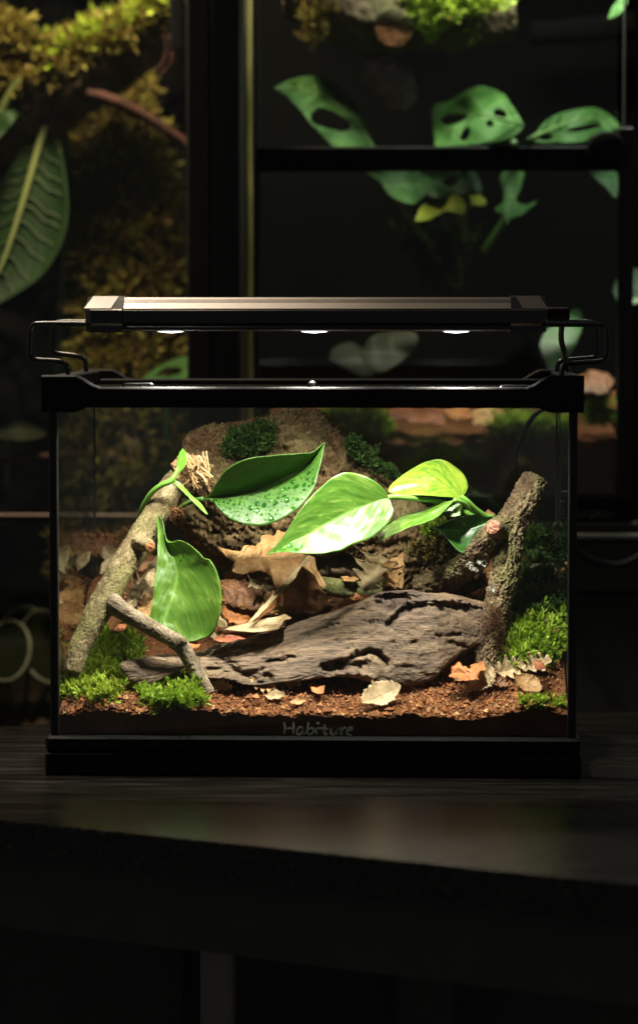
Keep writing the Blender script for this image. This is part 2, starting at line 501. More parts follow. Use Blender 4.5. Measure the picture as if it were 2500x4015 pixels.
class MB:
    def __init__(s):
        s.v, s.q, s.t, s.r, s.n = [], [], [], [], 0
    def add(s, V, Q=(), T=(), r=None):
        V = np.asarray(V, float)
        if len(Q): s.q.append(np.asarray(Q) + s.n)
        if len(T): s.t.append(np.asarray(T) + s.n)
        s.v.append(V)
        s.r.append(np.full(len(V), 0.5) if r is None else np.broadcast_to(r, (len(V),)))
        s.n += len(V)
    def box(s, x0, x1, y0, y1, z0, z1, b=0.0):
        """box with chamfered edges"""
        if b <= 0:
            V = [(x, y, z) for z in (z0, z1) for y in (y0, y1) for x in (x0, x1)]
            s.add(V, [(0, 2, 3, 1), (4, 5, 7, 6), (0, 1, 5, 4), (2, 6, 7, 3), (0, 4, 6, 2), (1, 3, 7, 5)])
            return
        b = min(b, (x1 - x0) * .45, (y1 - y0) * .45, (z1 - z0) * .45)
        prof = [(0, b), (b, 0)]
        rings = []
        for z, k in ((z0, b), (z0 + b, 0), (z1 - b, 0), (z1, b)):
            xa, xb, ya, yb = x0 + k, x1 - k, y0 + k, y1 - k
            c = b if k == 0 else b * .5
            rings.append([(xa + c, ya, z), (xb - c, ya, z), (xb, ya + c, z), (xb, yb - c, z), (xb - c, yb, z), (xa + c, yb, z), (xa, yb - c, z), (xa, ya + c, z)])
        V = [p for r in rings for p in r]
        Q = [(k * 8 + i, k * 8 + (i + 1) % 8, k * 8 + 8 + (i + 1) % 8, k * 8 + 8 + i) for k in range(3) for i in range(8)]
        Q += [(0, 3, 2, 1), (0, 5, 4, 3), (0, 7, 6, 5), (24, 25, 26, 27), (24, 27, 28, 29), (24, 29, 30, 31)]
        s.add(V, Q)
    def build(s, name, m, parent=None, smooth=False):
        fs = []
        if s.q: fs.append(np.concatenate(s.q))
        if s.t: fs.append(np.concatenate(s.t))
        return obj(name, mesh(name, np.concatenate(s.v), fs, m, smooth, rnd=np.concatenate(s.r)), parent)

def box(name, m, parent, *a, b=0.0):
    k = MB()
    k.box(*a, b=b)
    return k.build(name, m, parent)
def boxpx(x0, y0, x1, y1, Y, dep, b=0.0):
    """display-pixel rectangle on the plane Y -> box extents"""
    c = P(Dp((x0, y0), (x1, y0), (x0, y1), (x1, y1)), Y)
    return (c[[0, 2], 0].mean(), c[[1, 3], 0].mean(), Y, Y + dep, c[2:, 2].mean(), c[:2, 2].mean())

def crv(pts, n, dense=12):
    """smooth curve through the points, n samples at even arc length"""
    p = np.asarray(pts, float)
    if len(p) > 2:
        q = np.vstack([2 * p[0] - p[1], p, 2 * p[-1] - p[-2]])
        t = np.linspace(0, 1, dense, endpoint=False)[:, None]
        out = []
        for i in range(len(p) - 1):
            a, b, c, d = q[i:i + 4]
            out.append(0.5 * (2 * b + (c - a) * t + (2 * a - 5 * b + 4 * c - d) * t ** 2 + (3 * b - a - 3 * c + d) * t ** 3))
        p = np.vstack(out + [p[-1:]])
    sl = np.concatenate([[0], np.cumsum(np.linalg.norm(np.diff(p[:, :3], axis=0), axis=1))])
    s = np.linspace(0, sl[-1], n)
    return np.stack([np.interp(s, sl, p[:, k]) for k in range(p.shape[1])], 1)

def frames(c):
    t = np.gradient(c, axis=0)
    t /= np.linalg.norm(t, axis=1)[:, None] + 1e-12
    u = np.cross(t[0], [0.0, 0.13, 1.0])
    if np.linalg.norm(u) < 1e-3:
        u = np.cross(t[0], [1.0, 0, 0])
    u /= np.linalg.norm(u)
    U = [u]
    for k in range(1, len(c)):
        u = U[-1] - t[k] * np.dot(U[-1], t[k])
        u /= np.linalg.norm(u) + 1e-12
        U.append(u)
    U = np.array(U)
    return t, U, np.cross(t, U)

def tube(pts, nu=60, nv=16, disp=None, close=(True, True)):
    """pts: (x,y,z,r) rows; disp(s,a,pos,r) -> radial offset. Returns V,Q,T,centreline,radii,frames"""
    c = crv(pts, nu)
    r = c[:, 3]
    c = c[:, :3]
    t, U, W = frames(c)
    a = np.linspace(0, 2 * np.pi, nv, endpoint=False)
    dirs = U[:, None] * np.cos(a)[None, :, None] + W[:, None] * np.sin(a)[None, :, None]
    sl = np.concatenate([[0], np.cumsum(np.linalg.norm(np.diff(c, axis=0), axis=1))])
    R = np.repeat(r[:, None], nv, 1)
    if disp is not None:
        ss = np.repeat(sl[:, None], nv, 1).ravel()
        aa = np.repeat(a[None], nu, 0).ravel()
        base = (c[:, None] + dirs * R[..., None]).reshape(-1, 3)
        R = R + disp(ss, aa, base, R.ravel()).reshape(nu, nv)
    V = (c[:, None] + dirs * R[..., None]).reshape(-1, 3)
    i = np.arange(nu - 1)[:, None] * nv
    j = np.arange(nv)[None]
    Q = np.stack([i + j, i + (j + 1) % nv, i + nv + (j + 1) % nv, i + nv + j], -1).reshape(-1, 4)
    T = []
    if close[0]:
        V = np.vstack([V, c[:1]])
        T += [(len(V) - 1, (k + 1) % nv, k) for k in range(nv)]
    if close[1]:
        V = np.vstack([V, c[-1:]])
        o = (nu - 1) * nv
        T += [(len(V) - 1, o + k, o + (k + 1) % nv) for k in range(nv)]
    return V, Q, np.array(T).reshape(-1, 3).astype(int), c, r, (t, U, W)
def tube_obj(name, pts, m, parent=None, nu=60, nv=16, disp=None):
    V, Q, T, *_ = tube(pts, nu, nv, disp)
    return obj(name, mesh(name, V, [Q, T], m), parent)
def pxpath(s, Ys, rs):
    """photo points + depth + radius -> tube rows"""
    p = P(s, Ys)
    return np.hstack([p, np.broadcast_to(np.asarray(rs, float), (len(p),))[:, None]])

def barkdisp(amp, fs, fa, ridge=0.5, seed=0.0, fine=0.35):
    def f(s, a, p, r):
        q = np.stack([s * fs + seed, np.cos(a) * r * fa + seed * .7, np.sin(a) * r * fa], 1)
        n = (1 - ridge) * fbm(q, 4) + ridge * ridged(q * 0.9 + 4, 3) * 0.6
        return amp * (n + fine * perlin(q * 5.0))
    return f

# leaves ------------------------------------------------------------------
def blade(A, M, B, nu=30, nv=8, bulge=0.12, crumple=0.0, seed=0.0, jag=0.0, cf=90.0, thick=0.00025):
    """leaf from its two edges and the midrib (world points, base -> tip)"""
    A, M, B = crv(A, nu), crv(M, nu), crv(B, nu)
    if jag:
        k = np.arange(nu)
        for E, o in ((A, 0.0), (B, 50.0)):
            j = perlin(np.stack([k * 16.0 / nu + seed * 3.1 + o, k * 0 + seed, k * 0.0], 1)) + 0.8 * rng.uniform(-.5, .5, nu)
            j[[0, 1, -2, -1]] *= 0.2
            E += (E - M) * (jag * j)[:, None]
    vv = np.linspace(-1, 1, 2 * nv + 1)
    G = np.empty((nu, 2 * nv + 1, 3))
    ta = np.gradient(M, axis=0)
    for i, v in enumerate(vv):
        E = A if v < 0 else B
        a = abs(v)
        d = E - M
        n = np.cross(ta, d)
        n /= np.linalg.norm(n, axis=1)[:, None] + 1e-9
        n *= (1.0 if v < 0 else -1.0)
        h = bulge * np.linalg.norm(d, axis=1) * (a * (1.15 - a)) * 2.0
        G[:, i] = M + d * a + n * h[:, None] * SIGN
    V = G.reshape(-1, 3)
    if crumple:
        q = V * cf + seed * 7.7
        V = V + crumple * np.stack([0.35 * fbm(q + 31, 3), fbm(q, 3), fbm(q + 77, 3)], 1)
    m = 2 * nv + 1
    i = np.arange(nu - 1)[:, None] * m
    j = np.arange(m - 1)[None]
    Q = np.stack([i + j, i + j + 1, i + m + j + 1, i + m + j], -1).reshape(-1, 4)
    uv = np.stack(np.broadcast_arrays(np.linspace(0, 1, nu)[:, None], (vv * .5 + .5)[None]), -1).reshape(-1, 2)
    return V, Q, uv
SIGN = 1.0
def leaf_obj(name, V, Q, uv, m, parent=None, thick=0.0003):
    o = obj(name, mesh(name, V, Q, m, True, uv), parent)
    md = o.modifiers.new('thickness', 'SOLIDIFY')
    md.thickness = thick
    md.offset = 0
    return o
def leafpx(A, M, B, Y0, Y1, oa, ob, pw=0.8, **k):
    """edges and midrib traced in photo points; depth runs Y0 -> Y1, edges offset by oa / ob at mid length"""
    n = 40
    A, M, B = (crv(np.asarray(e, float), n) for e in (A, M, B))
    u = np.linspace(0, 1, n)
    Ym = Y0 + (Y1 - Y0) * u
    h = np.sin(np.pi * np.clip(u, 0.0, 1.0)) ** pw
    return blade(P(A, Ym + oa * h), P(M, Ym), P(B, Ym + ob * h), **k)
def split_poly(poly):
    p = np.asarray(poly, float)
    d = np.linalg.norm(p[:, None] - p[None], axis=2)
    i, j = np.unravel_index(np.argmax(d), d.shape)
    i, j = min(i, j), max(i, j)
    A = p[i:j + 1]
    B = np.vstack([p[j:], p[:i + 1]])[::-1]
    return A, B
def poly_leaf(poly, Yf, nu=30, **k):
    """traced outline -> blade between its two ends; Yf(points) gives world points"""
    A, B = split_poly(poly)
    if len(A) < 3: A = crv(A, 3)
    if len(B) < 3: B = crv(B, 3)
    def lin(c):
        sl = np.concatenate([[0], np.cumsum(np.linalg.norm(np.diff(c, axis=0), axis=1))])
        t = np.linspace(0, sl[-1], nu)
        return np.stack([np.interp(t, sl, c[:, q]) for q in (0, 1)], 1)
    A, B = lin(A), lin(B)
    return blade(Yf(A), Yf((A + B) / 2), Yf(B), nu=nu, **k)
def plane_y(Y0, ky=0.0, kx=0.0, c=None, wob=0.0, seed=0.0):
    """standing blade: depth Y0 at c, leaning by ky / kx metres per photo pixel"""
    def f(s):
        s = np.asarray(s, float)
        Y = Y0 + ky * (s[:, 1] - c[1]) + kx * (s[:, 0] - c[0])
        if wob:
            Y = Y + wob * perlin(np.stack([s[:, 0] / 60 + seed, s[:, 1] / 60, s[:, 0] * 0], 1))
        return P(s, Y)
    return f

# ================================================================== DESK
E0, E1 = PZ(Dp((-500, 1894)), 0.0)[0], PZ(Dp((1900, 2140)), 0.0)[0]
desk = thing('desk', (0, 0.1, -0.6), 'dark wood grain desk carrying the lit terrarium', 'desk')
k = MB()
zt, zb = 0.0, -0.020
poly = [(E0[0], E0[1]), (E1[0], E1[1]), (0.75, 0.30), (-0.10, 0.30), (-0.19, 0.225), (-0.75, -0.16)]
def slab(k, poly, z0, z1, bev=0.0012):
    n = len(poly)
    c = np.mean(poly, axis=0)
    ins = [tuple(np.array(p) + (c - np.array(p)) / np.linalg.norm(c - np.array(p)) * bev) for p in poly]
    V = [(x, y, z0) for x, y in poly] + [(x, y, z1 - bev) for x, y in poly] + [(x, y, z1) for x, y in ins]
    Q = [(a * n + i, a * n + (i + 1) % n, a * n + n + (i + 1) % n, a * n + n + i) for a in (0, 1) for i in range(n)]
    k.add(V, Q, [(2 * n, 2 * n + i, 2 * n + i + 1) for i in range(1, n - 1)] + [(0, i + 1, i) for i in range(1, n - 1)])
slab(k, poly, zb, zt)
k.build('desk_top', 'desk_wood', desk)
dn = np.array([E1[0] - E0[0], E1[1] - E0[1]]); dn /= np.linalg.norm(dn)
inw = np.array([-dn[1], dn[0]])
def rail(name, m, s0, s1, d0, d1, z0, z1):
    k = MB()
    o = np.array(E0[:2])
    pl = [tuple(o + dn * a + inw * b) for a, b in ((s0, d0), (s1, d0), (s1, d1), (s0, d1))]
    slab(k, pl, z0, z1)
    return k.build(name, m, desk)
LEN = np.linalg.norm((E1 - E0)[:2])
rail('front_rail', 'dark_cabinet', 0.0, LEN, 0.012, 0.030, -0.062, -0.0205)
lx = PZ(Dp((517, 2300)), -0.15)[0]
sp = float(np.dot(lx[:2] - E0[:2], dn))
c = P(Dp((480, 2300), (556, 2300)), 0.10)
box('leg', 'grey_post', desk, c[0, 0], c[1, 0], 0.08, 0.11, -0.62, -0.0205, b=0.002)
c = P(Dp((941, 2300), (1075, 2300)), 0.16)
box('leg', 'dark_cabinet', desk, c[0, 0], c[1, 0], 0.14, 0.165, -0.62, -0.0205, b=0.002)
c = P(Dp((-60, 2300), (440, 2300)), 0.14)
box('drawer_front', 'dark_cabinet', desk, c[0, 0], c[1, 0], 0.13, 0.15, -0.30, -0.045, b=0.002)
box('back_panel', 'dark_cabinet', desk, -0.8, 0.8, 0.20, 0.21, -0.62, -0.021)

# ================================================================== FRONT TERRARIUM
XG, DG = 0.1567, 0.200            # half width, depth of the glass box
ZB, ZR0, ZR1 = 0.0236, 0.2205, 0.2325
tank = thing('terrarium', (0, 0.1, 0), 'lit front terrarium with black rims and a white LED bar above it', 'terrarium')
k = MB()
k.box(-0.1600, 0.1600, -0.004, DG + 0.004, 0.0, 0.0140, b=0.0012)
k.box(-0.1597, 0.1597, -0.0037, DG + 0.0037, 0.0142, ZB, b=0.0016)
k.build('base_frame', 'black_plastic', tank)
g = 0.0035
for nm, a in (('front_pane', (-XG, XG, 0.0, g)), ('back_pane', (-XG, XG, DG - g, DG)),
              ('side_pane', (-XG, -XG + g, g + .0002, DG - g - .0002)), ('side_pane', (XG - g, XG, g + .0002, DG - g - .0002))):
    box(nm, 'clear_glass', tank, *a, ZB + .0002, ZR0 + 0.006)
# silicone seams and corner strips
for sx in (-1, 1):
    x0, x1 = sorted((sx * (XG + 0.0004), sx * (XG - 0.0047)))
    box('corner_strip', 'silicone', tank, x0, x1, -0.0006, 0.0052, ZB, ZR0, b=0.0006)
    x0, x1 = sorted((sx * (XG - g - 0.0002), sx * (XG - g - 0.0016)))
    box('rear_seam', 'silicone', tank, x0, x1, DG - g - 0.0018, DG - g - 0.0002, ZB, ZR0, b=0.0003)
# top rim: four rails and raised corner blocks, profile in x traced from the photo
def rim_profile(half, zlow, zhigh):
    """front / back rail outline with raised ends, x -> top z"""
    return [(-half, zhigh), (-half + 0.020, zhigh), (-half + 0.0235, zhigh - 0.0016), (-half + 0.030, zlow + 0.0016), (-half + 0.0345, zlow),
            (half - 0.0345, zlow), (half - 0.030, zlow + 0.0016), (half - 0.0235, zhigh - 0.0016), (half - 0.020, zhigh), (half, zhigh)]
def rim_rail(y0, y1, nm):
    pr = rim_profile(0.1607, ZR1, ZR1 + 0.0072)
    bt = [(-0.1607, ZR0 - 0.0028), (-0.1607 + 0.019, ZR0 - 0.0028), (-0.1607 + 0.0225, ZR0 - 0.002), (-0.1607 + 0.027, ZR0), (-0.12, ZR0)]
    bt = bt + [(-x, z) for x, z in bt[::-1]]
    n = len(pr)
    V, Q = [], []
    ch = 0.0009
    for (x, z), (xb, zbm) in zip(pr, bt):
        V += [(xb, y0, zbm), (x, y0, z - ch), (x, y0 + ch, z), (x, y1 - ch, z), (x, y1, z - ch), (xb, y1, zbm)]
    for i in range(n - 1):
        for j in range(6):
            Q.append((i * 6 + j, i * 6 + 6 + j, i * 6 + 6 + (j + 1) % 6, i * 6 + (j + 1) % 6))
    k = MB()
    k.add(V, Q + [(0, 1, 4, 5), (1, 2, 3, 4), ((n - 1) * 6 + 5, (n - 1) * 6 + 4, (n - 1) * 6 + 1, (n - 1) * 6), ((n - 1) * 6 + 4, (n - 1) * 6 + 3, (n - 1) * 6 + 2, (n - 1) * 6 + 1)])
    return k.build(nm, 'black_plastic', tank)
rim_rail(-0.0040, 0.0075, 'top_rail')
rim_rail(DG - 0.0075, DG + 0.0040, 'top_rail')
for sx in (-1, 1):
    x0, x1 = sorted((sx * 0.1606, sx * 0.1480))
    box('top_rail', 'black_plastic', tank, x0, x1, 0.0077, DG - 0.0077, ZR0, ZR1 + 0.0065, b=0.0010)
# wire mesh lid
k = MB()
zl = ZR1 - 0.0030
for x in np.arange(-0.1478, 0.148, 0.0026):
    k.box(x - .00016, x + .00016, 0.0078, DG - 0.0078, zl, zl + .00032)
for y in np.arange(0.0085, DG - 0.008, 0.0026):
    k.box(-0.1479, 0.1479, y - .00016, y + .00016, zl + .00034, zl + .00066)
wm = k.build('wire_mesh', 'steel_wire', tank)
wm['kind'] = 'stuff'
box('lid_bar', 'black_plastic', tank, -0.147, 0.147, DG - 0.020, DG - 0.0080, zl + 0.0008, ZR1 + 0.0012, b=0.0008)
def clip(px, py, Y, m='black_gloss'):
    p = P(Dp((px, py)), Y)[0]
    tube_obj('lid_clip', np.array([[p[0] - .0045, p[1], p[2] - .002, .0009], [p[0] - .004, p[1], p[2], .0009], [p[0] + .004, p[1], p[2], .0009], [p[0] + .0045, p[1], p[2] - .002, .0009]]), m, tank, 16, 10)
clip(312, 912, 0.012); clip(343, 912, 0.012); clip(1205, 917, 0.012); clip(1236, 917, 0.012)
p = P(Dp((740, 909)), 0.020)[0]
tube_obj('lid_knob', np.array([[p[0], p[1], p[2] - .004, .0012], [p[0], p[1], p[2] - .001, .0013], [p[0], p[1], p[2], .0022], [p[0], p[1], p[2] + .0012, .0016], [p[0], p[1], p[2] + .0016, .0004]]), 'black_gloss', tank, 18, 14)
# lettering on the front glass, traced stroke by stroke
STROKES = [[(235, 312), (250, 370), (248, 430), (240, 488)], [(375, 312), (380, 370), (378, 430), (372, 488)], [(248, 405), (310, 402), (376, 400)],
           [(512, 386), (470, 384), (436, 420), (425, 462), (448, 492), (486, 482), (512, 440), (520, 392)], [(520, 392), (520, 450), (545, 490)],
           [(597, 306), (592, 380), (580, 440), (572, 485)], [(578, 472), (612, 492), (655, 472), (680, 432), (668, 402), (640, 396), (600, 424)],
           [(724, 398), (708, 440), (735, 494)], [(722, 318), (742, 326), (760, 322)],
           [(842, 342), (838, 420), (834, 474), (858, 494), (888, 482)], [(732, 394), (800, 402), (895, 408)],
           [(936, 400), (930, 455), (950, 493), (985, 488), (1010, 450), (1020, 396)], [(1020, 400), (1016, 460), (1030, 494)],
           [(1058, 394), (1088, 440), (1085, 505)], [(1088, 442), (1110, 408), (1150, 394)],
           [(1165, 448), (1225, 430), (1250, 404), (1226, 390), (1188, 410), (1165, 450), (1180, 486), (1212, 498), (1238, 512)]]
def lettering(parent, Y, m, off=(0, 0), org=0.0):
    k = MB()
    sc = mpp(org)
    for st in STROKES:
        c = P(KL(*st), org)
        c = np.stack([c[:, 0] + off[0], np.full(len(c), Y), c[:, 2] + off[1]], 1)
        c = crv(c, 22)
        t, _, _ = frames(c)
        nrm = np.stack([-t[:, 2], t[:, 0] * 0, t[:, 0]], 1)
        wd = 3.7 * sc * np.clip(np.sin(np.linspace(0.35, np.pi - 0.35, 22)) * 1.3, 0.5, 1)
        L, R = c + nrm * wd[:, None], c - nrm * wd[:, None]
        V = np.vstack([L, R, L + [0, .0003, 0], R + [0, .0003, 0]])
        i = np.arange(21)
        Q = np.vstack([np.stack([i, i + 1, i + 23, i + 22], 1), np.stack([i, i + 44, i + 45, i + 1], 1), np.stack([i + 22, i + 23, i + 67, i + 66], 1)])
        k.add(V, Q)
    return k.build('lettering', m, parent)
lettering(tank, -0.0005, 'lettering_grey')
# condensation specks on the side panes
k = MB()
for sx, cnt in ((-1, 60), (1, 60)):
    for _ in range(cnt):
        y = rng.uniform(0.02, 0.19) if rng.random() < .25 else rng.normal(0.135, 0.018)
        z = rng.uniform(0.085, 0.185)
        y = min(max(y, 0.01), 0.19)
        r = rng.uniform(0.00006, 0.00020)
        x = sx * (XG - g - 0.0002)
        V = np.array([(0, 0, 1.6), (0, 1, 0), (0, 0, -1.6), (0, -1, 0), (-sx * 0.9, 0, 0)]) * r + [x, y, z]
        k.add(V, [], [(0, 1, 4), (1, 2, 4), (2, 3, 4), (3, 0, 4)])
sp_ = k.build('water_specks', 'lichen_white', tank, True)
sp_['kind'] = 'stuff'

# ================================================================== LED LIGHT BAR
Yb = 0.012
lamp = thing('light_bar', (0, 0.09, ZR1), 'slim black LED light bar on bent wire brackets over the terrarium', 'lamp')
def barprof(sc=1.0, grow=0.0):
    """bar cross-section (y, z) from px rows at its front plane"""
    z = lambda yy: P(Dp((756, yy)), Yb)[0, 2]
    zt, zc, zf, zl, zb = z(706), z(733.5), z(765), z(771), z(785)
    pts = [(Yb + .0125, zt), (Yb + .0022, zc), (Yb, zc - .0006), (Yb, zf), (Yb + .0016, zl), (Yb + .0016, zb), (Yb + .060, zb), (Yb + .060, zl), (Yb + .0616, zf),
           (Yb + .0616, zc), (Yb + .048, zt), (Yb + .036, zt + .0006), (Yb + .024, zt + .0006)]
    return np.array(pts) + 0
def extrude(pts, x0, x1, k=None, r=None):
    k = k or MB()
    n = len(pts)
    V = [(x, y, z) for x in (x0, x1) for y, z in pts]
    Q = [(i, (i + 1) % n, n + (i + 1) % n, n + i) for i in range(n)]
    T = [(0, i + 1, i) for i in range(1, n - 1)] + [(n, n + i, n + i + 1) for i in range(1, n - 1)]
    k.add(V, Q, T)
    return k
bp = barprof()
xl, xr = P(Dp((284, 745), (1214, 745)), Yb)[:, 0]
zt, zc = bp[0, 1], bp[1, 1]
# upper face: satin strips with grooves between them, lower shell dark
k = MB()
def strip(f0, f1):
    a, b_ = bp[0], bp[1]
    p0, p1 = a + (b_ - a) * f0, a + (b_ - a) * f1
    n_ = np.array([-(zt - zc), -(bp[0, 0] - bp[1, 0])]) * -1
    n_ = np.array([-(zt - zc), (bp[0, 0] - bp[1, 0])]); n_ = n_ / np.linalg.norm(n_)
    o = n_ * 0.0006
    extrude([tuple(p0 + o), tuple(p1 + o), tuple(p1 - o), tuple(p0 - o)], xl, xr, k)
strip(0.02, 0.20); strip(0.25, 0.30); strip(0.36, 0.41); strip(0.47, 0.99)
k.build('cover_strip', 'satin_aluminium', lamp)
ext = bp.copy()
extrude([tuple(x) for x in ext], xl + .0002, xr - .0002).build('housing', 'black_metal', lamp)
lipz = bp[5, 1]
box('lower_lip', 'black_gloss', lamp, xl, xr, Yb - .0004, Yb + .0030, bp[5, 1] + .0002, bp[4, 1] - .0004, b=0.0006)
def endcap(xa, xb, nm, m_top):
    c = np.array([Yb + .031, (bp[0, 1] + bp[5, 1]) / 2])
    big = (bp - c) * [1.06, 1.08] + c
    n = 6
    k = MB()
    xs = np.linspace(xa, xb, n)
    sgn = 1 if xa < xb else -1
    rings = []
    for j, x in enumerate(xs):
        s_ = 1.0 if j > 0 else 0.93
        rings.append([(x + (sgn * 0.0016 if j == 0 else 0), *((q - c) * s_ + c)) for q in big])
    m_ = len(big)
    V = [p for r in rings for p in r]
    Q = [(j * m_ + i, j * m_ + (i + 1) % m_, (j + 1) * m_ + (i + 1) % m_, (j + 1) * m_ + i) for j in range(n - 1) for i in range(m_)]
    T = [(0, i + 1, i) for i in range(1, m_ - 1)] + [((n - 1) * m_, (n - 1) * m_ + i, (n - 1) * m_ + i + 1) for i in range(1, m_ - 1)]
    k.add(V, Q, T)
    cap = k.build(nm, 'black_metal', lamp)
    # bright satin facing on the cap's slanted upper side
    a, b_ = big[0], big[1]
    nrm = np.array([-(a[1] - b_[1]), (a[0] - b_[0])]); nrm /= np.linalg.norm(nrm)
    kk = MB()
    sl = 0.0032 * sgn
    q0, q1 = a + nrm * .0004, a + (b_ - a) * .97 + nrm * .0004
    x1, x2 = xs[0] + sgn * .002, xs[-1] - sgn * .0032
    V = [(x1 + sl, *q0), (x2 + 0, *q0), (x2 - sl * 1.2, *q1), (x1 - sl * .4, *q1)]
    V += [(x, y, z - .0008) for x, y, z in V]
    kk.add(V, [(0, 1, 2, 3), (4, 7, 6, 5), (0, 4, 5, 1), (1, 5, 6, 2), (2, 6, 7, 3), (3, 7, 4, 0)])
    kk.build('cap_face', m_top, cap)
c_ = P(Dp((196, 745), (290, 745), (1301, 745), (1211, 745)), Yb)[:, 0]
endcap(c_[0], c_[1], 'end_cap', 'cap_satin')
endcap(c_[2], c_[3], 'end_cap', 'cap_satin')
# LED lenses and their light
for px in (405, 745, 1081):
    p = P(Dp((px, 785)), Yb + 0.012)[0]
    zc0 = lipz - .0002
    a = np.linspace(0, 2 * np.pi, 20, endpoint=False)
    V, Q = [], []
    for rr, dz in ((.0080, 0.0), (.0066, -.0002), (.0040, -.0005), (.0016, -.0008)):
        V += [(p[0] + rr * math.cos(t), Yb + .0115 + rr * math.sin(t), zc0 + dz) for t in a]
    Q = [(j * 20 + i, j * 20 + 20 + i, j * 20 + 20 + (i + 1) % 20, j * 20 + (i + 1) % 20) for j in range(3) for i in range(20)]
    kk = MB(); kk.add(V, Q, [(60, 60 + i + 1, 60 + i) for i in range(1, 19)])
    kk.build('led_lens', 'led_lens', lamp, True)
    l = bpy.data.lights.new('led_light', 'AREA')
    l.shape = 'DISK'; l.size = 0.013; l.energy = LED_W; l.color = (1.0, 0.945, 0.845); l.spread = math.radians(134)
    lo = bpy.data.objects.new('led_light', l)
    COL.objects.link(lo)
    lo.parent = lamp
    lo.matrix_parent_inverse = Matrix.Translation(-Vector(lamp.location))
    lo.location = (p[0], Yb + .0115, zc0 - .0024)
# plug, cable and wire brackets
c = P(Dp((1300, 728), (1350, 760)), 0.075)
zz = (c[0, 2] + c[1, 2]) / 2; rr = (c[0, 2] - c[1, 2]) / 2
tube_obj('plug', np.array([[c[0, 0] - .001, .075, zz, rr], [c[0, 0] + .004, .075, zz, rr], [c[1, 0] - .001, .075, zz, rr * .96], [c[1, 0], .075, zz, rr * .8]]), 'black_plastic', lamp, 14, 16)
tube_obj('cable', pxpath(Dp((1334, 755), (1330, 785), (1331, 812), (1338, 835), (1342, 860), (1345, 910), (1300, 960), (1262, 990), (1235, 1045), (1222, 1100), (1240, 1180), (1300, 1290)),
                         [.075, .078, .085, .10, .15, .212, .222, .225, .227, .230, .24, .25], .0018), 'cable_black', lamp, 90, 10)
WR = 0.00155
def wirep(px, Y):
    return pxpath(Dp(*px), Y, WR)
# left pair (front and rear wire) and the right pair
tube_obj('wire_bracket', wirep([(206, 768), (150, 767), (90, 767), (77, 772), (72, 786), (71, 830), (75, 846), (88, 853), (135, 856), (152, 861), (160, 872), (161, 905)], 0.040), 'black_gloss', lamp, 90, 12)
tube_obj('wire_bracket', wirep([(212, 763), (190, 763), (140, 763), (128, 768), (124, 780), (123, 820), (127, 833), (138, 838), (182, 844), (197, 850), (203, 862), (204, 905)], 0.150), 'black_gloss', lamp, 90, 12)
tube_obj('wire_bracket', wirep([(1290, 769), (1350, 769), (1420, 770), (1434, 776), (1438, 790), (1438, 835), (1433, 850), (1418, 857), (1350, 862), (1338, 868), (1332, 880), (1331, 905)], 0.040), 'black_gloss', lamp, 90, 12)
tube_obj('wire_bracket', wirep([(1290, 764), (1340, 763), (1394, 763), (1408, 767), (1414, 778), (1415, 830), (1411, 843), (1398, 849), (1345, 853), (1328, 858), (1321, 870), (1320, 905)], 0.150), 'black_gloss', lamp, 90, 12)

# ================================================================== SOIL
_sy = np.array([0.0, .012, .03, .06, .10, .14, .20])
_sz = np.array([.0345, .0380, .0430, .0520, .0640, .0780, .0900])
def soilz(x, y, fine=True):
    z = np.interp(y, _sy, _sz)
    for bx, by, br, bh in ((0.132, 0.085, 0.034, 0.020), (0.14, 0.15, 0.05, 0.030), (-0.12, 0.17, 0.045, 0.034), (-0.132, 0.022, 0.022, 0.008), (-0.078, 0.018, 0.020, 0.009),
                           (0.132, 0.012, 0.018, 0.005), (0.09, 0.17, 0.05, 0.022)):
        z = z + bh * np.exp(-((x - bx) ** 2 + (y - by) ** 2) / (2 * (br * .6) ** 2))
    q = np.stack([x * 38, y * 38, x * 0 + 2.2], -1).reshape(-1, 3)
    z = z + 0.0028 * fbm(q, 3).reshape(np.shape(x))
    if fine:
        q = np.stack([x * 330, y * 330, x * 0 + 5.2], -1).reshape(-1, 3)
        z = z + 0.0008 * fbm(q, 3).reshape(np.shape(x))
        q = np.stack([x * 120, y * 120, x * 0 + 9.2], -1).reshape(-1, 3)
        z = z + 0.0020 * np.clip(1 - y / .02, 0, 1) * fbm(q, 3).reshape(np.shape(x))
    return z
def gp(s, lift=0.0):
    """photo points -> where their sight line meets the soil"""
    d = ray(s)
    Y = np.linspace(0.0038, 0.195, 192)
    t = (Y[None] - CAMP[1]) / d[:, 1:2]
    X = CAMP[0] + d[:, :1] * t
    Z = CAMP[2] + d[:, 2:3] * t
    hit = Z <= soilz(X, np.broadcast_to(Y[None], X.shape), False) + lift
    i = np.where(hit.any(1), hit.argmax(1), 191)
    r = np.arange(len(d))
    return np.stack([X[r, i], Y[i], Z[r, i]], 1)
SX = XG - g - 0.0006
nx, ny = 420, 230
xs = np.linspace(-SX, SX, nx)
ys = np.linspace(0.0040, DG - g - .0006, ny)
XX, YY = np.meshgrid(xs, ys)
ZZ = soilz(XX, YY)
V = np.stack([XX, YY, ZZ], -1).reshape(-1, 3)
i = np.arange(ny - 1)[:, None] * nx
j = np.arange(nx - 1)[None]
Q = np.stack([i + j, i + j + 1, i + nx + j + 1, i + nx + j], -1).reshape(-1, 4)
rimv = np.concatenate([np.arange(nx), np.arange(1, ny) * nx + nx - 1, (ny - 1) * nx + np.arange(nx - 2, -1, -1), np.arange(ny - 2, 0, -1) * nx])
low = V[rimv].copy(); low[:, 2] = 0.0245
n0 = len(V)
m_ = len(rimv)
rimc = V[rimv].copy()
a = np.arange(m_)
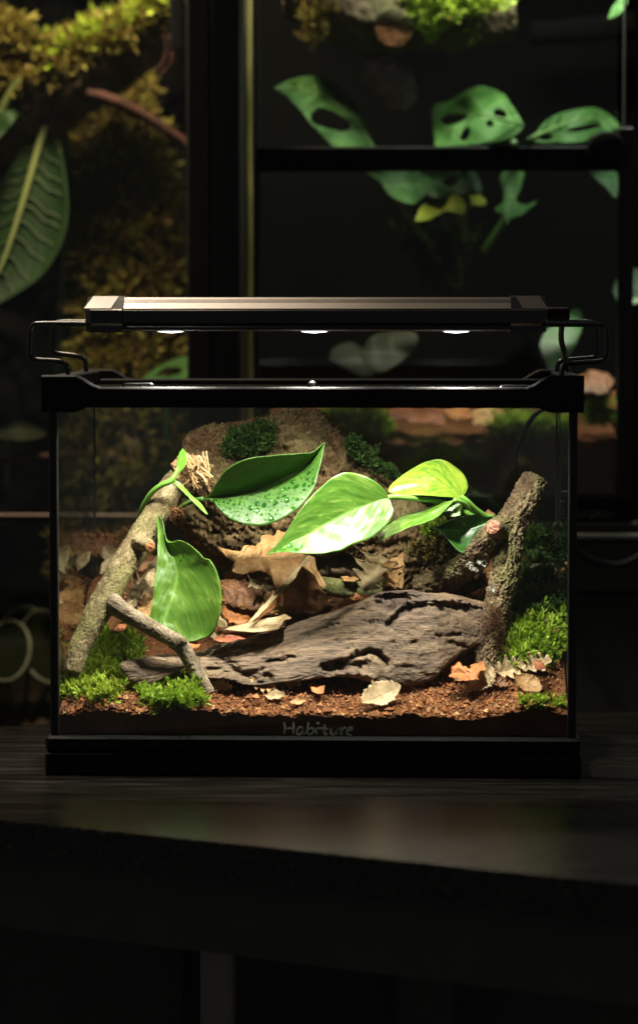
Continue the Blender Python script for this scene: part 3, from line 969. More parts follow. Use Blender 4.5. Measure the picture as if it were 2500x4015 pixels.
Q2 = np.stack([n0 + a, n0 + (a + 1) % m_, n0 + m_ + (a + 1) % m_, n0 + m_ + a], 1)
soil = obj('soil', mesh('soil', np.vstack([V, low, rimc]), [Q, Q2], 'soil'))
tag(soil, 'brown crumbly coconut soil filling the lit front terrarium', 'soil', kind='structure')
# crumbs
def crumbs(n, name, m, sel, r0, r1):
    x = rng.uniform(-SX + .002, SX - .002, n); y = rng.uniform(.0055, .18, n) ** 1.0
    y = np.where(rng.random(n) < .6, rng.uniform(.0055, .07, n), y)
    fr_n = n // 4
    y[:fr_n] = rng.uniform(.0048, .0090, fr_n)
    z = soilz(x, y)
    z[:fr_n] += rng.uniform(-.0012, .0006, fr_n)
    r = rng.uniform(r0, r1, n) * (0.6 + 1.4 * rng.random(n) ** 4)
    c = np.stack([x, y, z + r * .35], 1)
    oc = np.array([(1, 0, 0), (0, 1, 0), (-1, 0, 0), (0, -1, 0), (0, 0, 1), (0, 0, -1)], float)
    J = oc[None] * rng.uniform(.55, 1.25, (n, 6, 1)) + rng.normal(0, .18, (n, 6, 3))
    th = rng.uniform(0, 6.28, n); ct, st = np.cos(th)[:, None], np.sin(th)[:, None]
    J = np.stack([J[..., 0] * ct - J[..., 1] * st, J[..., 0] * st + J[..., 1] * ct, J[..., 2]], -1)
    V = (c[:, None] + J * r[:, None, None]).reshape(-1, 3)
    T = np.array([(0, 1, 4), (1, 2, 4), (2, 3, 4), (3, 0, 4), (1, 0, 5), (2, 1, 5), (3, 2, 5), (0, 3, 5)])
    T = (T[None] + np.arange(n)[:, None, None] * 6).reshape(-1, 3)
    rn = np.repeat(rng.random(n), 6)
    o = obj(name, mesh(name, V, T, m, False, rnd=rn))
    return o
o = crumbs(24000, 'soil_crumbs', 'soil_crumb', None, .00035, .00105)
tag(o, 'loose brown crumbs of soil strewn over the terrarium floor', 'soil', kind='stuff')
o = crumbs(900, 'soil_clods', 'soil_crumb', None, .0011, .0024)
tag(o, 'larger clods of brown soil lying about the terrarium floor', 'soil', kind='stuff')
def fibres(base, name, m, ln=(.004, .014), r=(.00008, .00017), curl=1.0, upk=.35, segs=5):
    """thin curly strands starting on base points"""
    n = len(base)
    c = [base]
    d = rng.normal(size=(n, 3)); d[:, 2] = np.abs(d[:, 2]) * upk
    d /= np.linalg.norm(d, axis=1)[:, None]
    L = rng.uniform(*ln, n)[:, None] / segs
    for _ in range(segs):
        c.append(c[-1] + d * L)
        d = d + rng.normal(size=(n, 3)) * .5 * curl; d[:, 2] -= .12
        d /= np.linalg.norm(d, axis=1)[:, None]
    C = np.stack(c, 1)
    rr = rng.uniform(*r, n)
    t = np.gradient(C, axis=1)
    u = np.cross(t, rng.normal(size=(n, 1, 3))); u /= np.linalg.norm(u, axis=2)[..., None] + 1e-9
    w_ = np.cross(t, u); w_ /= np.linalg.norm(w_, axis=2)[..., None] + 1e-9
    tp = np.linspace(1, .5, segs + 1)[None, :, None]
    R = rr[:, None, None] * tp
    V = np.stack([C + u * R, C + (-.5 * u + .866 * w_) * R, C + (-.5 * u - .866 * w_) * R], 2)
    m3 = (segs + 1) * 3
    q = np.array([(s * 3 + a, s * 3 + (a + 1) % 3, s * 3 + 3 + (a + 1) % 3, s * 3 + 3 + a) for s in range(segs) for a in range(3)])
    Q = (q[None] + np.arange(n)[:, None, None] * m3).reshape(-1, 4)
    return obj(name, mesh(name, V.reshape(-1, 3), Q, m, True, rnd=np.repeat(rng.random(n), m3)))
n = 2600
x = rng.uniform(-SX + .004, SX - .004, n); y = np.where(rng.random(n) < .6, rng.uniform(.008, .08, n), rng.uniform(.008, .185, n))
o = fibres(np.stack([x, y, soilz(x, y) + .0003], 1), 'root_fibres', 'root_fibre', (.003, .013))
tag(o, 'fine reddish root fibres scattered over the terrarium soil', 'root fibres', kind='stuff')
def inpoly(pt, poly):
    poly = np.asarray(poly)
    x, y = pt[:, 0], pt[:, 1]
    c = np.zeros(len(pt), bool)
    j = len(poly) - 1
    for i in range(len(poly)):
        a, b_ = poly[i], poly[j]
        with np.errstate(divide='ignore', invalid='ignore'):
            c ^= ((a[1] > y) != (b_[1] > y)) & (x < (b_[0] - a[0]) * (y - a[1]) / (b_[1] - a[1] + 1e-12) + a[0])
        j = i
    return c
def polypts(poly, n):
    poly = np.asarray(poly, float)
    lo, hi = poly.min(0), poly.max(0)
    out = np.empty((0, 2))
    while len(out) < n:
        p = rng.uniform(lo, hi, (n * 3, 2))
        out = np.vstack([out, p[inpoly(p, poly)]])
    return out[:n]
def spot_fibres(poly, n, surf, name, label, m='root_fibre', **k):
    o = fibres(surf(polypts(poly, n)), name, m, **k)
    return tag(o, label, 'root fibres', kind='stuff')

# moss ---------------------------------------------------------------------
def moss(name, base, m, nrm=None, h=.0045, K=10, lw=.00085, parent=None, curl=0.0, spread=1.15, flat=False):
    """cushion of star-shaped shoots: K narrow pointed leaflets on each"""
    n = len(base)
    up = np.tile([0, -0.25, 1.0], (n, 1)) if nrm is None else nrm
    up = up + rng.normal(0, .48, (n, 3)); up /= np.linalg.norm(up, axis=1)[:, None]
    a = np.cross(up, rng.normal(size=(n, 3))); a /= np.linalg.norm(a, axis=1)[:, None]
    b_ = np.cross(up, a)
    hh = h * rng.uniform(.5, 1.3, n) * np.clip(1 + .6 * fbm(base * 170 + 50, 2), .35, 1.7)
    th = rng.uniform(0, 6.28, (n, K)); lvl = np.linspace(.15, 1.0, K)[None] * np.ones((n, 1))
    el = spread * (1.15 - lvl) + rng.normal(0, .18, (n, K))
    el = np.clip(el, .12, 1.45)
    rad = a[:, None] * np.cos(th)[..., None] + b_[:, None] * np.sin(th)[..., None]
    d = rad * np.sin(el)[..., None] + up[:, None] * np.cos(el)[..., None]
    st = base[:, None] + up[:, None] * (hh[:, None] * lvl * .75)[..., None]
    L = (hh[:, None] * rng.uniform(.45, .8, (n, K)))[..., None]
    side = np.cross(d, up[:, None] + rng.normal(0, .2, (n, K, 3))); side /= np.linalg.norm(side, axis=2)[..., None] + 1e-9
    W = lw * rng.uniform(.7, 1.3, (n, K))[..., None]
    mid = st + d * L * .5 + up[:, None] * L * .08
    tip = st + d * L - up[:, None] * L * (.10 + curl)
    V = np.stack([st, mid + side * W, tip, mid - side * W], 2).reshape(-1, 3)
    Q = np.arange(n * K * 4).reshape(-1, 4)
    tone = np.clip(.5 + .38 * fbm(base * 130 + 3, 2), 0, .93)[:, None] + rng.normal(0, .12, (n, K))
    brown = rng.random((n, K)) < .03
    tone = np.where(brown, 1.0, np.clip(tone, 0, .92))
    tn = np.clip(tone.ravel()[:, None] + np.where(brown.ravel()[:, None], 0, np.array([-.22, 0, .16, 0])[None]), 0, 1)
    o = obj(name, mesh(name, V, Q, m, False, rnd=tn.ravel()), parent)
    return o
def moss_patch(poly, n, m, label, lift=0.0, surf=None, group=None, **k):
    pts = polypts(poly, n)
    if surf is None:
        cen = pts.mean(0)
        pts = cen + (pts - cen) * (1 + .16 * fbm(np.stack([pts[:, 0] / 40, pts[:, 1] / 40, pts[:, 0] * 0 + n], 1), 2))[:, None] + rng.normal(0, 5.0, pts.shape)
        m_o = len(pts) // 5
        pts[:m_o] += rng.normal(0, 20.0, (m_o, 2))
        pts[:, 0] = np.clip(pts[:, 0], 236, 2213)
        pts[:, 1] = np.minimum(pts[:, 1], 2775)
    base = (surf or gp)(pts)
    base = base - np.array([0, 0, .0008])
    if surf is None:
        base[:, 0] = np.clip(base[:, 0], -SX + .0035, SX - .0035)
        base[:, 1] = np.maximum(base[:, 1], .0075)
    o = moss('moss_cushion', base, m, **k)
    return tag(o, label, 'moss', group)
moss_patch(H7((440, 760), (560, 740), (680, 780), (770, 850), (740, 920), (640, 980), (560, 1060), (420, 1090), (330, 1050), (300, 980), (380, 900)), 520, 'moss_bright',
           'upright green moss cushion growing between the legs of the forked olive branch', h=.0068)
moss_patch(H7((66, 1040), (130, 1080), (240, 1070), (340, 1090), (480, 1060), (600, 1080), (620, 1180), (560, 1270), (500, 1300), (330, 1290), (200, 1270), (66, 1240)), 800, 'moss_lime',
           'yellow green moss cushion in the front corner against the glass beside the branch foot', h=.0064, lw=.0010)
moss_patch(H7((740, 1200), (840, 1140), (960, 1100), (1090, 1110), (1200, 1180), (1280, 1270), (1230, 1330), (1100, 1360), (900, 1340), (760, 1290)), 800, 'moss_bright',
           'round green moss cushion at the front glass next to the foot of the side branch', h=.0062)
moss_patch(H7((560, 1000), (650, 1020), (760, 1080), (720, 1160), (620, 1180), (600, 1090)), 150, 'moss_lime',
           'thin straggling moss between the two front cushions and the grey driftwood', h=.0045)
moss_patch(J2((400, 760), (440, 690), (560, 660), (700, 620), (820, 600), (840, 700), (845, 860), (800, 960), (740, 1010), (600, 1000), (480, 1030), (400, 970)), 850, 'moss_bright',
           'large bright green star moss cushion beside the upright rough branch', h=.0078, lw=.0010, spread=1.3)
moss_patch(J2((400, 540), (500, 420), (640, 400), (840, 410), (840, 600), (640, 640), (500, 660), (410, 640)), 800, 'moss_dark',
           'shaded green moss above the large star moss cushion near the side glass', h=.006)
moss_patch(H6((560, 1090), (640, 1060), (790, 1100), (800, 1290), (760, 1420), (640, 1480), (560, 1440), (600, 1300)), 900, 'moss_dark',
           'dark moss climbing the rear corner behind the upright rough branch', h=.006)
moss_patch(J1((990, 720), (1060, 660), (1160, 650), (1180, 740), (1130, 830), (1070, 860), (1030, 800)), 130, 'moss_bright',
           'small star moss tuft between the driftwood and the upright rough branch', h=.0075, lw=.0010, spread=1.3)
moss_patch(J1((1140, 500), (1190, 470), (1220, 520), (1210, 590), (1160, 590)), 60, 'moss_dark',
           'tiny moss tuft at the driftwood end against the upright rough branch', h=.0065, lw=.0006)
moss_patch(J2((540, 1320), (640, 1280), (760, 1290), (880, 1320), (900, 1380), (700, 1400), (560, 1400)), 700, 'moss_lime',
           'low pale green moss strip at the front glass on the leaf strewn side', h=.0035)

# ================================================================== WOOD
def seg_dist(p, line):
    line = np.asarray(line, float)
    best = np.full(len(p), 1e9)
    for a, b_ in zip(line[:-1], line[1:]):
        ab = b_ - a
        t = np.clip(((p - a) @ ab) / (ab @ ab + 1e-9), 0, 1)
        best = np.minimum(best, np.linalg.norm(p - (a + t[:, None] * ab), axis=1))
    return best
def loft(top, bot, Y, df, db, nu, nv, disp, strokes=(), pw=1.0, tilt=0.0, flat=.7):
    """solid body from its upper and lower outline (photo points), depth Y along it, bulge df forward and db back"""
    T0, B0 = crv(top, nu), crv(bot, nu)
    Yc = np.interp(np.linspace(0, 1, nu), np.linspace(0, 1, len(Y)), Y)
    dF = np.interp(np.linspace(0, 1, nu), np.linspace(0, 1, len(df)), df)
    tl = tilt * np.sin(np.linspace(0, np.pi, nu)) ** .6
    T, B = P(T0, Yc + tl), P(B0, Yc - tl)
    C, h = (T + B) / 2, (T - B) / 2
    a = np.linspace(0, 2 * np.pi, nv, endpoint=False)
    ca, sa = np.cos(a), np.sin(a)
    ca = np.sign(ca) * np.abs(ca) ** pw
    yy = -np.where(sa > 0, 1.0, db) * np.sign(sa) * np.abs(sa) ** flat
    V = C[:, None] + h[:, None] * ca[None, :, None]
    V[..., 1] += dF[:, None] * yy[None]
    V = V.reshape(-1, 3)
    hd = h / (np.linalg.norm(h, axis=1)[:, None] + 1e-9)
    N = hd[:, None] * ca[None, :, None] + np.array([0, 1.0, 0])[None, None] * yy[None, :, None]
    N = N.reshape(-1, 3); N /= np.linalg.norm(N, axis=1)[:, None] + 1e-9
    env = np.repeat(np.clip(np.minimum(np.arange(nu), np.arange(nu)[::-1]) / 6.0, 0, 1), nv)
    px = proj(V)
    V = V + N * (disp(V) * env)[:, None]
    front = np.tile(np.clip(sa * 2.2, 0, 1), nu)
    wq = np.stack([px[:, 0] / 26, px[:, 1] / 14, px[:, 0] * 0], 1)
    pxw = px + np.stack([fbm(wq, 3), fbm(wq + 40, 3)], 1) * 9.0
    fade = .75 + .6 * perlin(wq * .5 + 11)
    for line, wd, dep in strokes:
        d = seg_dist(pxw, line)
        V[:, 1] += front * fade * dep * np.exp(-(d / wd) ** 2)
    i = np.arange(nu - 1)[:, None] * nv
    j = np.arange(nv)[None]
    Q = np.stack([i + j, i + (j + 1) % nv, i + nv + (j + 1) % nv, i + nv + j], -1).reshape(-1, 4)
    V = np.vstack([V, C[:1], C[-1:]])
    n_ = nu * nv
    TT = [(n_, (q + 1) % nv, q) for q in range(nv)] + [(n_ + 1, n_ - nv + q, n_ - nv + (q + 1) % nv) for q in range(nv)]
    return V, Q, np.array(TT)

# driftwood in front
ang = math.radians(14)
def grain(p, k1, k2):
    u = p[:, 0] * math.cos(ang) + p[:, 2] * math.sin(ang)
    v = -p[:, 0] * math.sin(ang) + p[:, 2] * math.cos(ang)
    return np.stack([u * k1, p[:, 1] * k2, v * k2], 1)
dtop = H7((600, 965), (720, 940), (870, 915)) + H8((-20, 900), (120, 862), (300, 812), (450, 762), (740, 690), (900, 642), (1050, 592), (1280, 520)) + \
    J1((130, 470), (250, 402), (330, 372), (480, 360), (640, 368), (850, 388), (1000, 420), (1130, 450), (1280, 490), (1420, 540))
dbot = H7((590, 1030), (700, 1130), (820, 1160)) + H8((-40, 1010), (120, 1080), (280, 1100), (430, 1150), (600, 1150), (780, 1125), (1000, 1100)) + \
    J1((-60, 1085), (150, 1100), (330, 1145), (500, 1160), (620, 1140), (740, 1095), (840, 1010), (940, 920), (1040, 850), (1200, 780), (1420, 680))
strokes = [(J1((290, 440), (400, 450), (500, 430)), 22, .009), (J1((300, 500), (400, 520)), 16, .005),
           (J1((380, 650), (430, 590), (520, 525), (640, 500), (850, 510), (1100, 520)), 14, .0048),
           (J1((370, 600), (440, 530), (540, 462), (700, 440), (900, 455), (1150, 480)), 9, -.0035),
           (J1((280, 405), (340, 378), (520, 378), (760, 395), (1000, 430), (1170, 470)), 8, -.0025),
           (J1((-180, 1010), (0, 965), (120, 910), (220, 875), (290, 905), (350, 965)), 12, .008),
           (J1((-150, 1040), (0, 1020), (180, 985)), 15, .009), (J1((-60, 1060), (100, 1045), (250, 1080)), 10, -.003),
           (H8((120, 1060), (300, 1010), (480, 1090), (640, 1100)), 20, .007), (H8((640, 970), (760, 950), (880, 920)), 9, .0035),
           (H8((1050, 650), (1180, 610)), 5, .0022), (H8((1120, 680), (1290, 640)), 4, .0018), (H8((580, 770), (680, 760)), 4, .0015),
           (J1((170, 630), (300, 630)), 5, .0025), (J1((130, 530), (180, 530)), 4, .0018), (J1((550, 800), (625, 790)), 5, .0022),
           (J1((780, 740), (990, 735)), 6, .0025), (J1((880, 800), (1010, 830)), 8, .003), (J1((380, 795), (420, 790)), 5, .0018)]
for _ in range(46):
    x = rng.uniform(100, 2050); y0 = np.interp(x, [100, 700, 1300, 2050], [990, 860, 760, 760]) + rng.uniform(-120, 190)
    l = rng.uniform(15, 90)
    strokes.append((H8((x, y0), (x + l, y0 - l * rng.uniform(.1, .35))), rng.uniform(1.5, 3.5), rng.uniform(.0003, .0011)))
def ddisp(p):
    return .0019 * fbm(grain(p, 24, 60), 3) + .00050 * ridged(grain(p, 26, 380), 4) + .00035 * fbm(grain(p, 110, 1300), 3)
V, Q, T = loft(dtop, dbot, [.040, .047, .051, .053, .060, .088], [.004, .007, .009, .0095, .009, .008], .9, 520, 150, ddisp, strokes, tilt=.016, flat=.45)
dw = obj('driftwood', mesh('driftwood', V, [Q, T], 'driftwood'))
tag(dw, 'grey brown weathered driftwood slab lying across the middle of the soil', 'driftwood')

# cork log at the back
ltop = Dp((425, 1140), (432, 1075), (455, 1040), (530, 1022), (600, 1012), (660, 992), (712, 984), (760, 992), (800, 1032), (850, 1092), (905, 1135), (960, 1180), (1030, 1232), (1100, 1290), (1150, 1340))
lbot = Dp((422, 1190), (430, 1250), (500, 1310), (560, 1322), (640, 1325), (740, 1312), (820, 1300), (862, 1330), (900, 1382), (960, 1400), (1030, 1405), (1100, 1400), (1150, 1370))
ang2 = math.radians(-22)
def grain2(p, k1, k2):
    u = p[:, 0] * math.cos(ang2) + p[:, 2] * math.sin(ang2)
    v = -p[:, 0] * math.sin(ang2) + p[:, 2] * math.cos(ang2)
    return np.stack([u * k1, p[:, 1] * k2, v * k2], 1)
st2 = [(H4((195, 1020), (215, 1030)), 12, .010), (H4((800, 240), (900, 250)), 55, -.008), (H4((690, 340), (730, 370)), 10, .006), (H4((760, 330), (800, 380)), 9, .006),
       (H4((1260, 540), (1310, 430), (1390, 410)), 14, -.005), (H4((1290, 560), (1420, 540)), 12, .005), (H4((230, 1080), (500, 1010), (800, 1000)), 8, .003),
       (H5((200, 1150), (420, 1050), (640, 960)), 14, .004), (H5((160, 1230), (380, 1160), (600, 1130)), 12, .005), (H5((450, 1010), (560, 1080)), 9, .004),
       (H3((1180, 760), (1330, 900)), 20, .007), (H4((400, 180), (560, 330)), 34, .008)]
def ldisp(p):
    return .0040 * fbm(grain2(p, 34, 70), 4) + .0020 * ridged(grain2(p, 90, 330), 4) + .0014 * ridged(p * 340, 3)
V, Q, T = loft(ltop, lbot, [.158, .158, .160, .160, .158, .155], [.016, .030, .034, .034, .030, .016], .55, 520, 200, ldisp, st2, tilt=.008)
log = thing('cork_log', (0, .16, .09), 'big ochre cork log leaning across the back glass behind the pothos leaves', 'log')
obj('bark', mesh('bark', V, [Q, T], 'cork_log'), log)
def logsurf(Y):
    return lambda s: P(s, Y + rng.uniform(-.004, .004, len(s)))
o = moss_patch(H4((270, 330), (330, 230), (450, 190), (560, 140), (690, 150), (700, 240), (660, 380), (560, 400), (400, 420), (300, 420)), 600, 'moss_dark',
               'dark feathery moss on top of the cork log above the droplet covered leaf', surf=logsurf(.130), h=.0052, lw=.0006)
o = moss_patch(H5((0, 300), (120, 300), (230, 400), (330, 500), (430, 570), (410, 610), (300, 560), (160, 480), (40, 400)), 420, 'moss_dark',
               'dark moss ridge along the sloping top of the cork log', surf=logsurf(.134), h=.0048, lw=.0006)
o = moss_patch(H5((680, 1060), (720, 990), (800, 950), (830, 1010), (760, 1080), (700, 1100)), 120, 'moss_bright',
               'small green moss patch on the cork log below the thin pothos leaf', surf=logsurf(.126), h=.0055)
spot_fibres(H4((820, 90), (960, 80), (1100, 140), (1190, 250), (1230, 340), (1150, 320), (1040, 200), (900, 150)), 110, logsurf(.134), 'root_fibres', 'dark red root fibres draped over the crest of the cork log', 'dark_fibre', ln=(.006, .02))
spot_fibres(H3((1130, 330), (1180, 240), (1300, 200), (1440, 220), (1490, 300), (1440, 420), (1330, 420), (1220, 420)), 130, logsurf(.132), 'root_fibres', 'dark root fibres above the splintered end of the olive branch', 'dark_fibre', ln=(.006, .018))

moss_patch(H4((700, 470), (860, 440), (1000, 430), (1090, 400), (1120, 470), (1060, 560), (900, 520)), 70, 'moss_olive', 'thin olive moss on the cork log behind the tip of the droplet covered leaf', surf=logsurf(.128), h=.0040, lw=.0006)
moss_patch(H4((880, 1000), (1000, 960), (1100, 960), (1000, 1060), (900, 1080)), 90, 'moss_olive', 'olive moss in the shade of the cork log under the big glossy leaf', surf=logsurf(.126), h=.0040, lw=.0006)
moss_patch(H5((560, 1180), (700, 1120), (860, 1150), (840, 1260), (700, 1290), (580, 1270)), 140, 'moss_olive', 'olive moss low on the cork log below the dark pothos leaf', surf=logsurf(.126), h=.0045, lw=.0006)
# small mossy log behind the driftwood
sl = thing('small_log', P(Dp((815, 1410)), .12)[0], 'short greenish log lying behind the driftwood under the cork log', 'log')
tube_obj('bark', pxpath(Dp((742, 1386), (770, 1390), (820, 1398), (880, 1404), (905, 1408)), .118, [.0052, .0056, .0058, .0056, .004]), 'bark_moss', sl, 120, 48, barkdisp(.0008, 160, 420, .6, 3.0))
p = P(Dp((742, 1386)), .118)[0]

# rocks of the dark hollow under the log
def rock(px, py, Y, r, label, seed, m='dark_rock'):
    n1, n2 = 28, 18
    c = P(Dp((px, py)), Y)[0]
    th, ph = np.meshgrid(np.linspace(0, 2 * np.pi, n1, endpoint=False), np.linspace(.02, np.pi - .02, n2))
    d = np.stack([np.cos(th) * np.sin(ph), np.sin(th) * np.sin(ph), np.cos(ph)], -1).reshape(-1, 3)
    rr = r * (1 + .35 * fbm(d * 1.6 + seed, 4))
    V = c + d * rr[:, None] * [1.3, .9, .85]
    i = np.arange(n2 - 1)[:, None] * n1; j = np.arange(n1)[None]
    Q = np.stack([i + j, i + n1 + j, i + n1 + (j + 1) % n1, i + (j + 1) % n1], -1).reshape(-1, 4)
    o = obj('rock', mesh('rock', V, Q, 'bark_dark'))
    return tag(o, label, 'rock', 'rocks under the cork log')
rock(780, 1335, .150, .013, 'dark rock in the hollow under the cork log beside the folded brown leaf', 1.0)
rock(835, 1352, .146, .012, 'dark rock in the hollow right above the short greenish log', 4.0)
rock(640, 1372, .152, .012, 'dark rock hidden behind the brown oak leaves under the log', 8.0)

# forked olive branch on the left
lb = thing('forked_branch', gp(H7((220, 880)))[0], 'forked olive barked branch leaning up from the front corner moss', 'branch')
main_s = H3((1075, 600), (1000, 700), (925, 830), (860, 950), (760, 1100), (680, 1240)) + H7((610, 150), (545, 270), (455, 430), (370, 590), (300, 730), (240, 840), (205, 940), (180, 1060))
main_Y = [.108, .100, .093, .088, .081, .074, .068, .062, .056, .050, .046, .042, .038, .034]
main_r = np.array([.0070, .0078, .0080, .0078, .0080, .0082, .0081, .0078, .0080, .0074, .0068, .0064, .006, .005])
tube_obj('stem', pxpath(main_s, main_Y, main_r), 'bark_olive', lb, 360, 100, barkdisp(.0009, 120, 420, .5, 1.0, .45))
side_s = H7((420, 400), (500, 455), (570, 505), (680, 575), (800, 645), (960, 735), (1085, 812), (1150, 900), (1210, 1010), (1270, 1120), (1335, 1240))
side_Y = [.060, .054, .049, .045, .042, .037, .033, .031, .029, .026, .024]
side_r = [.0060, .0068, .0058, .0050, .0047, .0046, .0050, .0045, .0043, .0042, .0040]
tube_obj('side_branch', pxpath(side_s, side_Y, side_r), 'bark_grey', lb, 260, 72, barkdisp(.0006, 170, 520, .5, 2.0, .45))
kn = pxpath(H7((1085, 830), (1108, 800), (1130, 778)), [.032, .030, .028], [.0044, .0036, .0016])
tube_obj('knot', kn, 'bark_dark', lb, 20, 20, barkdisp(.0006, 200, 500, .4, 5.0))
stub = pxpath(H3((740, 1130), (790, 1150), (840, 1172)), [.070, .066, .061], [.0058, .0045, .0038])
so = tube_obj('stub', stub, 'bark_olive', lb, 30, 24, barkdisp(.0006, 200, 500, .4, 6.0))
def disc(name, c, n, r, m, parent, bulge=.0004, seg=18):
    n = np.asarray(n, float); n /= np.linalg.norm(n)
    u = np.cross(n, [0, 0, 1.0]); u /= np.linalg.norm(u); v = np.cross(n, u)
    V = [c + n * bulge]
    for f, hgt in ((.35, .5), (.7, .25), (1.0, -.6)):
        for t in np.linspace(0, 2 * np.pi, seg, endpoint=False):
            V.append(c + (u * math.cos(t) + v * math.sin(t)) * r * f * rng.uniform(.94, 1.06) + n * bulge * (hgt + rng.uniform(-.5, .5)))
    T = [(0, 1 + i, 1 + (i + 1) % seg) for i in range(seg)]
    Q = [(1 + a * seg + i, 1 + a * seg + seg + i, 1 + a * seg + seg + (i + 1) % seg, 1 + a * seg + (i + 1) % seg) for a in (0, 1) for i in range(seg)]
    return obj(name, mesh(name, np.array(V), [np.array(Q), np.array(T)], m, False), parent)
disc('cut_end', stub[-1, :3] + [.0003, -.0006, 0], (.55, -.8, -.1), .0034, 'cut_orange', so, .0005)
# splintered end
k = MB()
for _ in range(150):
    s = H3((rng.uniform(1090, 1330), rng.uniform(440, 640)))
    Y = rng.uniform(.090, .108)
    a0 = P(s, Y)[0]
    d = np.array([rng.normal(.55, .45), rng.normal(-.35, .35), rng.normal(-.75, .30)]); d /= np.linalg.norm(d)
    L = rng.uniform(.005, .013)
    u = np.cross(d, rng.normal(size=3)); u /= np.linalg.norm(u); v = np.cross(d, u)
    wd = rng.uniform(.0003, .0009)
    b0, b1 = a0 - d * L * .5, a0 + d * L * .5
    V = [b0 + u * wd, b0 + v * wd, b0 - u * wd, b0 - v * wd, b1 + u * wd * .6, b1 + v * wd * .6, b1 - u * wd * .5, b1 - v * wd * .3 + d * .0006]
    k.add(V, [(0, 1, 5, 4), (1, 2, 6, 5), (2, 3, 7, 6), (3, 0, 4, 7), (4, 5, 6, 7)], [], rng.random())
sp_o = k.build('splintered_end', 'splinter', lb)
sp_o['kind'] = 'stuff'
tube_obj('end_core', pxpath(H3((1060, 560), (1140, 520), (1240, 520), (1320, 560)), [.105, .106, .108, .110], [.007, .0082, .0078, .004]), 'cut_wood', lb, 60, 40, barkdisp(.0012, 180, 420, .6, 9.0))
o = fibres(P(polypts(H3((1035, 850), (1070, 840), (1070, 920), (1035, 920)), 40), .086), 'bark_fibres', 'root_fibre', (.006, .012), (.0001, .0003))
o.parent = lb; o.matrix_parent_inverse = Matrix.Translation(-Vector(lb.location)); o['kind'] = 'stuff'

# rough branch on the right
rb = thing('rough_branch', gp(J2((262, 960)))[0], 'rough barked dark branch stub standing upright beside the star moss', 'branch')
rs = H6((648, 606), (600, 690), (548, 790), (500, 880), (455, 960), (425, 1060), (415, 1180)) + J2((405, 70), (392, 180), (375, 290), (345, 390), (310, 520), (285, 650), (268, 790), (262, 930), (262, 1010))
rY = [.108, .105, .102, .099, .096, .092, .088, .085, .082, .079, .076, .072, .069, .066, .064, .063]
rr_ = np.array([.0076, .0078, .0080, .0082, .0084, .0086, .0078, .0074, .0076, .0078, .0072, .0066, .0064, .0070, .0076, .0080])
tube_obj('stem', pxpath(rs, rY, rr_), 'bark_rough', rb, 420, 120, barkdisp(.0022, 110, 330, .85, 11.0, .5))
ax = P(rs[:2], rY[:2]); ax = (ax[0] - ax[1]); ax /= np.linalg.norm(ax)
disc('cut_end', P(rs[:1], rY[0])[0] + ax * .0006, ax + np.array([0.1, -.25, .1]), .0078, 'cut_wood', rb, .0010, 28)
ls = H6((395, 1000), (330, 1030), (265, 1100), (205, 1180)) + J1((1120, 75), (1020, 160), (900, 245), (780, 300), (640, 345))
tube_obj('side_limb', pxpath(ls, [.092, .086, .084, .086, .090, .098, .108, .116, .124], [.0062, .0066, .0066, .0066, .0070, .0072, .0074, .0074, .0070]), 'bark_rough', rb, 280, 100, barkdisp(.0020, 110, 330, .85, 14.0, .5))
st_ = pxpath(H6((345, 1060), (315, 1030), (285, 1008)), [.086, .078, .070], [.0058, .0054, .0048])
so = tube_obj('stub', st_, 'bark_rough', rb, 30, 30, barkdisp(.0009, 160, 420, .6, 16.0))
disc('cut_end', st_[-1, :3] + [-.0006, -.0010, .0003], (-.45, -.8, .35), .0046, 'cut_red', so, .0010, 20)
k = MB()
for q, Y in ((J1((1060, 140), (1075, 160), (1100, 175), (1110, 185), (1160, 130), (1195, 125)), .081), (J2((275, 345), (285, 335)), .068)):
    for s in q:
        for _ in range(7):
            c = P([s], Y)[0] + rng.normal(0, .0009, 3)
            V = c + rng.normal(0, .0007, (4, 3)) * [1, .3, 1]
            k.add(V, [], [(0, 1, 2), (0, 2, 3), (0, 3, 1), (1, 3, 2)])
o = k.build('lichen_flakes', 'lichen_white', rb); o['kind'] = 'stuff'
spot_fibres(J2((180, 820), (250, 500), (330, 450), (380, 700), (400, 960), (300, 1000), (200, 980)), 900, lambda s: P(s, .060 + rng.uniform(-.002, .003, len(s))), 'root_fibres', 'dark soil fibres clinging to the foot of the upright rough branch', 'dark_fibre', ln=(.002, .007))
spot_fibres(J1((830, 1000), (960, 880), (1100, 850), (1200, 960), (1340, 1040), (1420, 1040), (1300, 1090), (1000, 1060)), 900, lambda s: gp(s) + [0, 0, .0008], 'root_fibres', 'reddish root fibres piled between driftwood and the upright rough branch', 'root_fibre', ln=(.003, .010))
spot_fibres(H3((180, 1080), (320, 1050), (520, 1060), (700, 1000), (760, 900), (700, 1140), (560, 1220), (300, 1230)), 420, lambda s: P(s, .176 + rng.uniform(-.006, .006, len(s))), 'root_fibres', 'reddish root fibres heaped in the rear corner behind the forked branch', 'root_fibre', ln=(.004, .012))

